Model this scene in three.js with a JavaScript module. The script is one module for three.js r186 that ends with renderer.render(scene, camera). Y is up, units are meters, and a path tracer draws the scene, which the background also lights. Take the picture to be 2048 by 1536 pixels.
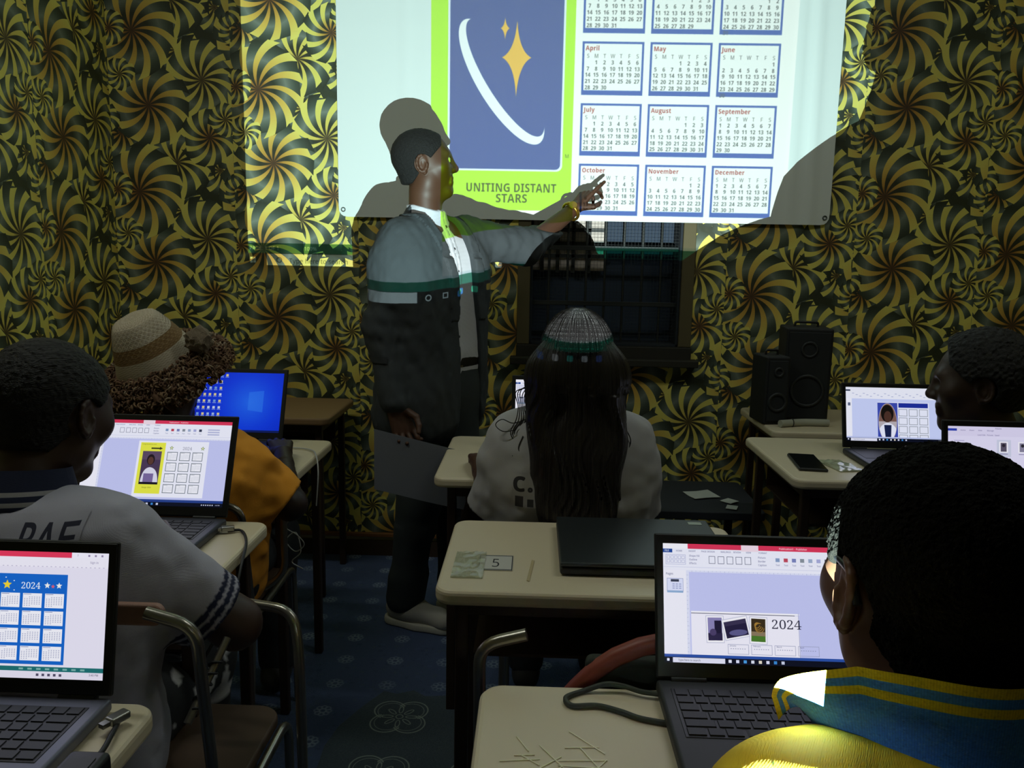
import * as THREE from 'three';
import { mergeGeometries, mergeVertices } from 'three/addons/utils/BufferGeometryUtils.js';
import { RoundedBoxGeometry } from 'three/addons/geometries/RoundedBoxGeometry.js';
import { RectAreaLightUniformsLib } from 'three/addons/lights/RectAreaLightUniformsLib.js';
RectAreaLightUniformsLib.init();

// ---------- renderer, camera, exposure ----------
const renderer = new THREE.WebGLRenderer({ antialias: true });
renderer.toneMapping = THREE.LinearToneMapping;
renderer.toneMappingExposure = 1.0;
renderer.shadowMap.enabled = true;
const scene = new THREE.Scene();
scene.background = new THREE.Color(0, 0, 0);
const D2R = Math.PI / 180;
const camera = new THREE.PerspectiveCamera(51.93, 2048 / 1536, 0.05, 30);
camera.rotation.order = 'YXZ';
camera.position.set(0, 1.35, 0);
camera.rotation.set(-8.9 * D2R, 1.5 * D2R, 1.1 * D2R);

// room: x -1.83 .. 2.55, y 0 .. 3.1, z -3.45 .. 1.9 (metres)
const ROOM = { x0: -1.83, x1: 2.55, y1: 3.1, z0: -3.45, z1: 1.9 };
// light levels: two dim ceiling tubes added as fill (x, z, power) and the projector lamp (each built with its fitting below)
const FILL_TUBES = [[-1.2, -1.5, 20], [1.15, -1.7, 15]], FILL_TUBE_COLOR = new THREE.Color(0.93, 1.0, 0.92);
const PROJECTOR_POWER = 42, PROJECTOR_COLOR = new THREE.Color(0.84, 1.0, 0.95);
const PROJ = new THREE.Vector3(0.12, 0.93, -0.30);
const SCREEN_GLOW = 0.85, SCREEN_LIGHT = 0.25;

// ---------- helpers ----------
const V = (x, y, z) => new THREE.Vector3(x, y, z);
const names = new Map();
function numbered(n) { const k = names.get(n) ?? 0; names.set(n, k + 1); return k ? n + '_' + String(k).padStart(3, '0') : n; }
function rng(seed) { let s = seed >>> 0; return () => { s = (s + 0x6d2b79f5) | 0; let t = Math.imul(s ^ (s >>> 15), 1 | s); t = (t + Math.imul(t ^ (t >>> 7), 61 | t)) ^ t; return ((t ^ (t >>> 14)) >>> 0) / 4294967296; }; }
function shade(o) { o.traverse((m) => { if (m.isMesh) { m.castShadow = true; m.receiveShadow = true; } }); return o; }
function thing(name, label, category, pos = [0, 0, 0], turn = 0, group) {
  const o = new THREE.Group(); o.name = numbered(name); o.position.set(...pos); o.rotation.y = turn;
  o.userData = { label, category }; if (group) o.userData.group = group;
  scene.add(o); return o;
}
function part(name, geo, mat, parent, label) {
  const m = new THREE.Mesh(geo, mat); m.name = name; m.castShadow = m.receiveShadow = true;
  if (label) m.userData.label = label; parent.add(m); return m;
}
function single(name, geo, mat, label, category, group) {
  const m = new THREE.Mesh(geo, mat); m.name = numbered(name); m.castShadow = m.receiveShadow = true;
  m.userData = { label, category }; if (group) m.userData.group = group; scene.add(m); return m;
}
function struct(name, geo, mat, label) {
  const m = geo ? new THREE.Mesh(geo, mat) : new THREE.Group(); m.name = name; m.castShadow = m.receiveShadow = true;
  m.userData = { kind: 'structure', label }; scene.add(m); return m;
}
const std = (color, roughness = 0.8, extra = {}) => new THREE.MeshStandardMaterial({ color, roughness, ...extra });
const phys = (color, roughness = 0.5, extra = {}) => new THREE.MeshPhysicalMaterial({ color, roughness, ...extra });
const box = (w, h, d, x = 0, y = 0, z = 0) => new THREE.BoxGeometry(w, h, d).translate(x, y, z);
const rbox = (w, h, d, r, x = 0, y = 0, z = 0, s = 2) => new RoundedBoxGeometry(w, h, d, s, r).translate(x, y, z);
const join = (list) => mergeGeometries(list.map((g) => { const q = g.index ? g.toNonIndexed() : g; for (const k of Object.keys(q.attributes)) if (!['position', 'normal', 'uv'].includes(k)) q.deleteAttribute(k); return q; }));
function tube(pts, r, seg = 24, rad = 8, closed = false, tension = 0.5) {
  const c = new THREE.CatmullRomCurve3(pts.map((p) => p.isVector3 ? p : V(...p)), closed, 'catmullrom', tension);
  const g = new THREE.TubeGeometry(c, seg, r, rad, closed);
  if (closed) return g;
  const caps = [];
  for (const [t, s] of [[0, -1], [1, 1]]) {
    const p = c.getPoint(t), d = c.getTangent(t).multiplyScalar(s);
    const k = new THREE.CircleGeometry(r, rad); k.applyQuaternion(new THREE.Quaternion().setFromUnitVectors(V(0, 0, 1), d)); k.translate(p.x, p.y, p.z); caps.push(k);
  }
  return join([g, ...caps]);
}
// a bent pipe: straight runs with rounded corners
function pipe(pts, r, bend = 0.04, rad = 8) {
  const P = pts.map((p) => V(...p)), out = [P[0]];
  for (let i = 1; i < P.length - 1; i++) {
    const a = P[i - 1], b = P[i], c = P[i + 1], k = Math.min(bend, a.distanceTo(b) * 0.45, c.distanceTo(b) * 0.45);
    const p0 = b.clone().add(a.clone().sub(b).setLength(k)), p1 = b.clone().add(c.clone().sub(b).setLength(k));
    for (let j = 0; j <= 5; j++) { const t = j / 5; out.push(p0.clone().multiplyScalar((1 - t) ** 2).add(b.clone().multiplyScalar(2 * t * (1 - t))).add(p1.clone().multiplyScalar(t * t))); }
  }
  out.push(P[P.length - 1]);
  const path = new THREE.CurvePath();
  for (let i = 0; i < out.length - 1; i++) if (out[i].distanceTo(out[i + 1]) > 1e-5) path.add(new THREE.LineCurve3(out[i], out[i + 1]));
  // sample densely at corners: build rings directly
  const pos = [], nor = [], uv = [], idx = []; let prev = null; const n = out.length; let len = 0;
  for (let i = 0; i < n; i++) {
    const t = out[Math.min(n - 1, i + 1)].clone().sub(out[Math.max(0, i - 1)]).normalize();
    let u = prev ? prev.clone().sub(t.clone().multiplyScalar(prev.dot(t))) : Math.abs(t.y) < 0.9 ? V(0, 1, 0).cross(t) : V(1, 0, 0).cross(t);
    u.normalize(); prev = u; const w = t.clone().cross(u); if (i) len += out[i].distanceTo(out[i - 1]);
    for (let j = 0; j <= rad; j++) { const a = j / rad * Math.PI * 2, d = u.clone().multiplyScalar(Math.cos(a)).add(w.clone().multiplyScalar(Math.sin(a))); pos.push(out[i].x + d.x * r, out[i].y + d.y * r, out[i].z + d.z * r); nor.push(d.x, d.y, d.z); uv.push(j / rad * r * 6.28, len); }
  }
  for (let i = 0; i < n - 1; i++) for (let j = 0; j < rad; j++) { const a = i * (rad + 1) + j, b = a + rad + 1; idx.push(a, a + 1, b, b, a + 1, b + 1); }
  for (const [row, s] of [[0, -1], [n - 1, 1]]) {
    const t = out[row ? n - 1 : 1].clone().sub(out[row ? n - 2 : 0]).normalize().multiplyScalar(s), c = pos.length / 3; pos.push(...out[row].toArray()); nor.push(t.x, t.y, t.z); uv.push(0, 0);
    for (let j = 0; j <= rad; j++) { const q = (row * (rad + 1) + j) * 3; pos.push(pos[q], pos[q + 1], pos[q + 2]); nor.push(t.x, t.y, t.z); uv.push(0, 0); }
    for (let j = 0; j < rad; j++) s > 0 ? idx.push(c, c + 1 + j, c + 2 + j) : idx.push(c, c + 2 + j, c + 1 + j);
  }
  const g = new THREE.BufferGeometry();
  g.setAttribute('position', new THREE.Float32BufferAttribute(pos, 3)); g.setAttribute('normal', new THREE.Float32BufferAttribute(nor, 3)); g.setAttribute('uv', new THREE.Float32BufferAttribute(uv, 2)); g.setIndex(idx);
  return g;
}
function roundRectShape(w, d, r) {
  const s = new THREE.Shape(), x = -w / 2, y = -d / 2;
  s.moveTo(x + r, y); s.lineTo(x + w - r, y); s.absarc(x + w - r, y + r, r, -Math.PI / 2, 0); s.lineTo(x + w, y + d - r); s.absarc(x + w - r, y + d - r, r, 0, Math.PI / 2);
  s.lineTo(x + r, y + d); s.absarc(x + r, y + d - r, r, Math.PI / 2, Math.PI); s.lineTo(x, y + r); s.absarc(x + r, y + r, r, Math.PI, Math.PI * 1.5);
  return s;
}
// a slab lying flat (top at y = 0), rounded corners and eased edges
function slab(w, d, t, r, bev = 0.004) {
  const g = new THREE.ExtrudeGeometry(roundRectShape(w - 2 * bev, d - 2 * bev, Math.max(r - bev, 0.001)), { depth: t - 2 * bev, bevelEnabled: true, bevelSize: bev, bevelThickness: bev, bevelSegments: 3, curveSegments: 6 });
  return g.rotateX(Math.PI / 2).translate(0, -bev, 0);
}
// canvas textures
function canvasTex(w, h, draw, opts = {}) {
  const c = document.createElement('canvas'); c.width = w; c.height = h; const g = c.getContext('2d'); draw(g, w, h);
  const t = new THREE.CanvasTexture(c); t.colorSpace = opts.data ? THREE.NoColorSpace : THREE.SRGBColorSpace;
  t.wrapS = t.wrapT = opts.repeat ? THREE.RepeatWrapping : THREE.ClampToEdgeWrapping; t.magFilter = THREE.LinearFilter;
  if (opts.repeat && Array.isArray(opts.repeat)) t.repeat.set(...opts.repeat);
  return t;
}
// value noise
const HASH = (() => { const r = rng(77), a = new Float32Array(4096); for (let i = 0; i < 4096; i++) a[i] = r(); return a; })();
const hsh = (x, y, z) => HASH[(Math.imul(x, 374761393) ^ Math.imul(y, 668265263) ^ Math.imul(z, 2147483647 ^ 0x5bd1e995)) >>> 7 & 4095];
function noise(x, y, z = 0) {
  const X = Math.floor(x), Y = Math.floor(y), Z = Math.floor(z); let u = x - X, v = y - Y, w = z - Z; u = u * u * (3 - 2 * u); v = v * v * (3 - 2 * v); w = w * w * (3 - 2 * w);
  const l = (a, b, t) => a + (b - a) * t;
  return l(l(l(hsh(X, Y, Z), hsh(X + 1, Y, Z), u), l(hsh(X, Y + 1, Z), hsh(X + 1, Y + 1, Z), u), v), l(l(hsh(X, Y, Z + 1), hsh(X + 1, Y, Z + 1), u), l(hsh(X, Y + 1, Z + 1), hsh(X + 1, Y + 1, Z + 1), u), v), w) * 2 - 1;
}
const fbm = (x, y, z = 0, n = 3) => { let s = 0, a = 0.5; for (let i = 0; i < n; i++) { s += a * noise(x, y, z); x *= 2.03; y *= 2.03; z *= 2.03; a *= 0.5; } return s; };
// grey noise textures for bump and roughness
function grainTex(w, h, f, lo, hi, repeat) {
  const d = new Uint8Array(w * h * 4);
  for (let y = 0; y < h; y++) for (let x = 0; x < w; x++) { const v = Math.max(0, Math.min(1, f(x / w, y / h, x, y))) * (hi - lo) + lo, i = (y * w + x) * 4; d[i] = d[i + 1] = d[i + 2] = v; d[i + 3] = 255; }
  const t = new THREE.DataTexture(d, w, h); t.magFilter = THREE.LinearFilter; t.wrapS = t.wrapT = THREE.RepeatWrapping; if (repeat) t.repeat.set(...repeat); t.needsUpdate = true; return t;
}
const rndTex = rng(5);
const fineGrain = grainTex(256, 256, () => rndTex(), 0, 255);
const weave = grainTex(256, 256, (u, v, x, y) => 0.5 + 0.25 * Math.sin(x * Math.PI / 2) * Math.sin(y * Math.PI / 2) + 0.25 * (rndTex() - 0.5), 0, 255);
const scuff = grainTex(512, 512, (u, v) => 0.55 + 0.5 * fbm(Math.sin(u * 6.28) * 4, Math.cos(u * 6.28) * 4 + v * 9, Math.sin(v * 6.28) * 4, 4), 60, 255);

// ---------- implicit surfaces for bodies and cloth ----------
const cap = (a, b, ra, rb = ra, k = 0) => ({ t: 0, a, b, ra, rb, k });
const ell = (c, r, q = null, k = 0) => ({ t: 1, c, r, q: q ? q.clone().invert() : null, k });
const _e = V(0, 0, 0);
function dist(p, x, y, z) {
  if (p.t === 0) {
    const a = p.a, b = p.b, bx = b.x - a.x, by = b.y - a.y, bz = b.z - a.z, px = x - a.x, py = y - a.y, pz = z - a.z;
    let h = (px * bx + py * by + pz * bz) / (bx * bx + by * by + bz * bz + 1e-12); h = h < 0 ? 0 : h > 1 ? 1 : h;
    const dx = px - bx * h, dy = py - by * h, dz = pz - bz * h; return Math.sqrt(dx * dx + dy * dy + dz * dz) - (p.ra + (p.rb - p.ra) * h);
  }
  let px = x - p.c.x, py = y - p.c.y, pz = z - p.c.z;
  if (p.q) { _e.set(px, py, pz).applyQuaternion(p.q); px = _e.x; py = _e.y; pz = _e.z; }
  const ax = px / p.r[0], ay = py / p.r[1], az = pz / p.r[2], k0 = Math.sqrt(ax * ax + ay * ay + az * az);
  const cx = ax / p.r[0], cy = ay / p.r[1], cz = az / p.r[2], k1 = Math.sqrt(cx * cx + cy * cy + cz * cz);
  return k1 < 1e-9 ? -Math.min(...p.r) : k0 * (k0 - 1) / k1;
}
const smin = (a, b, k) => { const h = Math.max(k - Math.abs(a - b), 0) / k; return Math.min(a, b) - h * h * k * 0.25; };
const smax = (a, b, k) => -smin(-a, -b, k);
// field of a list of primitives; subs are carved out; extra(x, y, z, d) may bend the result
function field(prims, { k = 0.03, subs = [], subK = 0.01, extra = null } = {}) {
  return (x, y, z) => {
    let d = 1e3;
    for (let i = 0; i < prims.length; i++) { const p = prims[i], v = dist(p, x, y, z), kk = p.k || k; d = d - v > 0 || v - d < kk ? smin(d, v, kk) : d; }
    for (let i = 0; i < subs.length; i++) d = smax(d, -dist(subs[i], x, y, z), subs[i].k || subK);
    return extra ? extra(x, y, z, d) : d;
  };
}
function bounds(prims, pad) {
  const lo = V(1e9, 1e9, 1e9), hi = V(-1e9, -1e9, -1e9);
  for (const p of prims) {
    if (p.t === 0) { const r = Math.max(p.ra, p.rb); for (const q of [p.a, p.b]) { lo.min(V(q.x - r, q.y - r, q.z - r)); hi.max(V(q.x + r, q.y + r, q.z + r)); } }
    else { const r = p.q ? [Math.max(...p.r), Math.max(...p.r), Math.max(...p.r)] : p.r; lo.min(V(p.c.x - r[0], p.c.y - r[1], p.c.z - r[2])); hi.max(V(p.c.x + r[0], p.c.y + r[1], p.c.z + r[2])); }
  }
  return [lo.subScalar(pad), hi.addScalar(pad)];
}
// naive surface nets over a box; uvOf and colorOf are optional per-vertex functions of the point
function nets(f, lo, hi, cell, { uvOf = (x, y, z) => [x + z * 0.5, y], colorOf = null } = {}) {
  const nx = Math.ceil((hi.x - lo.x) / cell) + 1, ny = Math.ceil((hi.y - lo.y) / cell) + 1, nz = Math.ceil((hi.z - lo.z) / cell) + 1;
  const S = new Float32Array(nx * ny * nz), B = 6, at = (i, j, k) => (k * ny + j) * nx + i;
  for (let k0 = 0; k0 < nz; k0 += B) for (let j0 = 0; j0 < ny; j0 += B) for (let i0 = 0; i0 < nx; i0 += B) {
    const c = f(lo.x + (i0 + B / 2) * cell, lo.y + (j0 + B / 2) * cell, lo.z + (k0 + B / 2) * cell), far = Math.abs(c) > B * cell * 1.6;
    for (let k = k0; k < Math.min(k0 + B, nz); k++) for (let j = j0; j < Math.min(j0 + B, ny); j++) for (let i = i0; i < Math.min(i0 + B, nx); i++) S[at(i, j, k)] = far ? c : f(lo.x + i * cell, lo.y + j * cell, lo.z + k * cell);
  }
  const vid = new Int32Array(nx * ny * nz).fill(-1), pos = [], idx = [];
  const E = [[0, 1], [0, 2], [0, 4], [1, 3], [1, 5], [2, 3], [2, 6], [3, 7], [4, 5], [4, 6], [5, 7], [6, 7]], C = new Float32Array(8);
  for (let k = 0; k < nz - 1; k++) for (let j = 0; j < ny - 1; j++) for (let i = 0; i < nx - 1; i++) {
    let m = 0; for (let q = 0; q < 8; q++) { C[q] = S[at(i + (q & 1), j + (q >> 1 & 1), k + (q >> 2))]; if (C[q] < 0) m |= 1 << q; }
    if (m === 0 || m === 255) continue;
    let x = 0, y = 0, z = 0, n = 0;
    for (const [a, b] of E) if ((C[a] < 0) !== (C[b] < 0)) { const t = C[a] / (C[a] - C[b]); x += (a & 1) + t * ((b & 1) - (a & 1)); y += (a >> 1 & 1) + t * ((b >> 1 & 1) - (a >> 1 & 1)); z += (a >> 2) + t * ((b >> 2) - (a >> 2)); n++; }
    vid[at(i, j, k)] = pos.length / 3; pos.push(lo.x + (i + x / n) * cell, lo.y + (j + y / n) * cell, lo.z + (k + z / n) * cell);
  }
  const quad = (a, b, c, d, flip) => { if (a < 0 || b < 0 || c < 0 || d < 0) return; flip ? idx.push(a, c, b, a, d, c) : idx.push(a, b, c, a, c, d); };
  for (let k = 1; k < nz - 1; k++) for (let j = 1; j < ny - 1; j++) for (let i = 1; i < nx - 1; i++) {
    const s = S[at(i, j, k)] < 0;
    if (s !== S[at(i + 1, j, k)] < 0) quad(vid[at(i, j - 1, k - 1)], vid[at(i, j, k - 1)], vid[at(i, j, k)], vid[at(i, j - 1, k)], !s);
    if (s !== S[at(i, j + 1, k)] < 0) quad(vid[at(i - 1, j, k - 1)], vid[at(i - 1, j, k)], vid[at(i, j, k)], vid[at(i, j, k - 1)], !s);
    if (s !== S[at(i, j, k + 1)] < 0) quad(vid[at(i - 1, j - 1, k)], vid[at(i, j - 1, k)], vid[at(i, j, k)], vid[at(i - 1, j, k)], !s);
  }
  const nv = pos.length / 3, nor = new Float32Array(nv * 3), uv = new Float32Array(nv * 2), col = colorOf ? new Float32Array(nv * 3) : null, e = cell * 0.6;
  for (let v = 0; v < nv; v++) {
    const x = pos[v * 3], y = pos[v * 3 + 1], z = pos[v * 3 + 2];
    let gx = f(x + e, y, z) - f(x - e, y, z), gy = f(x, y + e, z) - f(x, y - e, z), gz = f(x, y, z + e) - f(x, y, z - e); const L = Math.hypot(gx, gy, gz) || 1;
    nor[v * 3] = gx / L; nor[v * 3 + 1] = gy / L; nor[v * 3 + 2] = gz / L; const q = uvOf(x, y, z); uv[v * 2] = q[0]; uv[v * 2 + 1] = q[1];
    if (col) { const c = colorOf(x, y, z, gx / L, gy / L, gz / L); col[v * 3] = c[0]; col[v * 3 + 1] = c[1]; col[v * 3 + 2] = c[2]; }
  }
  const g = new THREE.BufferGeometry();
  g.setAttribute('position', new THREE.Float32BufferAttribute(pos, 3)); g.setAttribute('normal', new THREE.BufferAttribute(nor, 3)); g.setAttribute('uv', new THREE.BufferAttribute(uv, 2)); if (col) g.setAttribute('color', new THREE.BufferAttribute(col, 3)); g.setIndex(idx);
  return g;
}
function blob(prims, cell, opts = {}) { const [lo, hi] = bounds(prims, opts.pad ?? 0.03); return nets(field(prims, opts), lo, hi, cell, opts); }
// a cloth patch with its own print: a grid of points marched along dir onto the field and lifted a little
function patch(f, centre, dir, right, w, h, nu = 24, nv = 12, lift = 0.0025) {
  const up = V().copy(right).cross(dir).normalize(); if (up.y < 0) up.negate(); const pos = [], uv = [], idx = [];
  for (let j = 0; j <= nv; j++) for (let i = 0; i <= nu; i++) {
    const p = centre.clone().add(right.clone().multiplyScalar((i / nu - 0.5) * w)).add(up.clone().multiplyScalar((j / nv - 0.5) * h)); let t = 0;
    for (let s = 0; s < 60; s++) { const d = f(p.x + dir.x * t, p.y + dir.y * t, p.z + dir.z * t) - lift; if (d < 2e-4 || t > 0.5) break; t += d * 0.8; }
    pos.push(p.x + dir.x * t, p.y + dir.y * t, p.z + dir.z * t); uv.push(i / nu, j / nv);
  }
  for (let j = 0; j < nv; j++) for (let i = 0; i < nu; i++) { const a = j * (nu + 1) + i, b = a + nu + 1; idx.push(a, a + 1, b, b, a + 1, b + 1); }
  const g = new THREE.BufferGeometry(); g.setAttribute('position', new THREE.Float32BufferAttribute(pos, 3)); g.setAttribute('uv', new THREE.Float32BufferAttribute(uv, 2)); g.setIndex(idx); g.computeVertexNormals(); return g;
}

// ---------- the room ----------
// printed wallpaper: one repeat is 0.53 m wide and 0.66 m high, curved striped pinwheels overlapping each other
const WP_W = 0.53, WP_H = 0.66;
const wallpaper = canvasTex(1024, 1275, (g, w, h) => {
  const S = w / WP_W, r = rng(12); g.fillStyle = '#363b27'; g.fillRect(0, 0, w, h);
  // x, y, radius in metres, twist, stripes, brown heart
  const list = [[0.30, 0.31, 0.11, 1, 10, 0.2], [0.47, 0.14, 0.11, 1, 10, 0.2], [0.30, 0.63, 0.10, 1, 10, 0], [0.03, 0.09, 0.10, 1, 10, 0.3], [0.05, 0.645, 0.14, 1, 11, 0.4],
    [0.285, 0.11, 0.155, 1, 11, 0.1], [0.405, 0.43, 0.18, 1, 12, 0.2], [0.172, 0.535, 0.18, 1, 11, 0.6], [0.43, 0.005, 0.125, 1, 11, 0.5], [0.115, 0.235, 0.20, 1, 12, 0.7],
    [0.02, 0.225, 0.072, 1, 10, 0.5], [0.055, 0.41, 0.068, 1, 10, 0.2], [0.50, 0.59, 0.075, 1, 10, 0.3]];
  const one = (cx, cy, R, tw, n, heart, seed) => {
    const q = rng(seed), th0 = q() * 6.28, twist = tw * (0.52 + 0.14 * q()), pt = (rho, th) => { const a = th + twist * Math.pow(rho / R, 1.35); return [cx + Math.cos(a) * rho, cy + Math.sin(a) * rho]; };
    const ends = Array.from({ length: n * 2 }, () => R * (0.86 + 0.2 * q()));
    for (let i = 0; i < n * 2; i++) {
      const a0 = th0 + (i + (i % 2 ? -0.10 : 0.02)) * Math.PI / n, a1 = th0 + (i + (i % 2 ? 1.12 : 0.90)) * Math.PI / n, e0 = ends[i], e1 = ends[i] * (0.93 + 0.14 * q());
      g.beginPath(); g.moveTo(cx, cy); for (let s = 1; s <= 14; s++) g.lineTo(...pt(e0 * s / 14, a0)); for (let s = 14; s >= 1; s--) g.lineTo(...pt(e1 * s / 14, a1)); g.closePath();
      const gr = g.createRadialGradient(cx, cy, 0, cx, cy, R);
      if (i % 2) { gr.addColorStop(0, '#3f3220'); gr.addColorStop(0.35, '#33392a'); gr.addColorStop(0.6, '#7c8679'); gr.addColorStop(0.8, '#4a5548'); gr.addColorStop(1, '#2f3526'); }  // dark stripes: the paler band is a foil sheen painted into the print
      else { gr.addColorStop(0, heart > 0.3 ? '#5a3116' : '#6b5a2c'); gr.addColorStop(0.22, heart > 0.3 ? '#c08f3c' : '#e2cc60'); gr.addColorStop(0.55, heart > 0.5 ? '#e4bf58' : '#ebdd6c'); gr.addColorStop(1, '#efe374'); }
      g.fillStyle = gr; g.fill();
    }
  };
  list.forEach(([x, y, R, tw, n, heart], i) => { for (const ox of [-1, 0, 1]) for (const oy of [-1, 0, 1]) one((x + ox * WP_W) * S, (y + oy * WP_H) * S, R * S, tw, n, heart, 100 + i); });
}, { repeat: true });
const wpBump = grainTex(256, 256, (u, v) => 0.5 + 0.5 * fbm(u * 14, v * 14, 3, 3), 0, 255, [1.5, 1.5]);
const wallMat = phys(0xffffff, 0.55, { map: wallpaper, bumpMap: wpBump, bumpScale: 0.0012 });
const plainWall = std('#b9b28a', 0.9), ceilMat = std('#d8d6c6', 0.95);
// a wall face as separate hung strips of paper; uv in repeats of the print
function paperStrip(w, h, u0, v0, waviness = 0.0015, seed = 1) {
  const g = new THREE.BoxGeometry(w, h, 0.0025, 6, 10, 1), p = g.attributes.position, uv = g.attributes.uv;
  for (let i = 0; i < p.count; i++) {
    const x = p.getX(i), y = p.getY(i); uv.setXY(i, u0 + (x + w / 2) / WP_W, v0 + (y + h / 2) / WP_H);
    if (p.getZ(i) > 0) p.setZ(i, p.getZ(i) + Math.abs(noise(x * 5 + seed, y * 3, seed)) * waviness);
  }
  g.computeVertexNormals(); return g;
}
const WIN = { x0: -0.02, x1: 0.63, y0: 0.99, y1: 1.62 };               // opening in the back wall
{
  const { x0, x1, y1, z0 } = ROOM, T = 0.18, wb = struct('wall_back', join([
    box(WIN.x0 - x0 + T, y1, T, (x0 - T + WIN.x0) / 2, y1 / 2, z0 - T / 2), box(x1 + T - WIN.x1, y1, T, (x1 + T + WIN.x1) / 2, y1 / 2, z0 - T / 2),
    box(WIN.x1 - WIN.x0, WIN.y0, T, (WIN.x0 + WIN.x1) / 2, WIN.y0 / 2, z0 - T / 2), box(WIN.x1 - WIN.x0, y1 - WIN.y1, T, (WIN.x0 + WIN.x1) / 2, (y1 + WIN.y1) / 2, z0 - T / 2)]), plainWall, 'back wall covered in pinwheel wallpaper');
  // strips hung from the left corner; seams overlap by a few millimetres
  let x = x0, i = 0;
  const shift = [0.20, 0.55, 0.02, 0.62, 0.35, 0.80, 0.15, 0.5, 0.9];
  while (x < x1 - 0.01) {
    const w = Math.min(WP_W + 0.004, x1 - x), pieces = [];
    const add = (a, b, c, d) => { if (b - a > 0.004 && d - c > 0.004) pieces.push([a, b, c, d]); };
    const a = x, b = x + w, l = Math.max(a, WIN.x0), r = Math.min(b, WIN.x1);
    if (l >= r) add(a, b, 0.09, y1); else { add(a, l, 0.09, y1); add(r, b, 0.09, y1); add(l, r, 0.09, WIN.y0); add(l, r, WIN.y1, y1); }
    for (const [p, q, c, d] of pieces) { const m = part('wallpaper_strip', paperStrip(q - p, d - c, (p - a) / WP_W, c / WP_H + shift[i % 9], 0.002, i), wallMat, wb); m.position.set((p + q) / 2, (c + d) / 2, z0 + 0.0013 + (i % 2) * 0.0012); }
    x += WP_W; i++;
  }
  const wl = struct('wall_left', box(T, y1, ROOM.z1 - z0 + T * 2, x0 - T / 2, y1 / 2, (ROOM.z1 + z0) / 2), plainWall, 'left wall covered in the same pinwheel wallpaper');
  let z = z0; i = 3;
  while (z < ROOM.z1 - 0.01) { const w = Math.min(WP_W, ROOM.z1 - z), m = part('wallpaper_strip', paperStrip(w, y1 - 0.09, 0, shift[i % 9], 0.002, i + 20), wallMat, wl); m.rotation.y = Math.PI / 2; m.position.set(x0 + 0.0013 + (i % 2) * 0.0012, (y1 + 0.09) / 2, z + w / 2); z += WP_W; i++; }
  const wr = struct('wall_right', box(T, y1, ROOM.z1 - z0 + T * 2, x1 + T / 2, y1 / 2, (ROOM.z1 + z0) / 2), plainWall, 'right wall covered in the same pinwheel wallpaper');
  z = z0; i = 1;
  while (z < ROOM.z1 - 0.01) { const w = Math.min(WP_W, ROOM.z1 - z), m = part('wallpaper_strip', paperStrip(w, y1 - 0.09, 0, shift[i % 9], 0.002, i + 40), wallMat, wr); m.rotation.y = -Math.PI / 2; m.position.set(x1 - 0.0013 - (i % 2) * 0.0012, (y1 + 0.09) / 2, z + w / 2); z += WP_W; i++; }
  struct('wall_rear', box(x1 - x0, y1, T, (x0 + x1) / 2, y1 / 2, ROOM.z1 + T / 2), plainWall, 'rear wall behind the camera');
  struct('ceiling', box(x1 - x0 + 2 * T, 0.12, ROOM.z1 - z0 + 2 * T, (x0 + x1) / 2, y1 + 0.06, (ROOM.z1 + z0) / 2), ceilMat, 'pale plain ceiling');
  const base = std('#3b2a1a', 0.7);
  struct('baseboard_back', join([box(x1 - x0, 0.07, 0.012, (x0 + x1) / 2, 0.035, z0 + 0.006)]), base, 'dark skirting along the back wall');
  struct('trim_1', rbox(1.5, 0.018, 0.02, 0.004, -0.95, 0.10, z0 + 0.012), std('#8a5a2a', 0.5), 'brown wooden batten along the foot of the back wall');
  struct('baseboard_left', box(0.012, 0.09, ROOM.z1 - z0, x0 + 0.006, 0.045, (ROOM.z1 + z0) / 2), base, 'dark skirting along the left wall');
}
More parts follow.
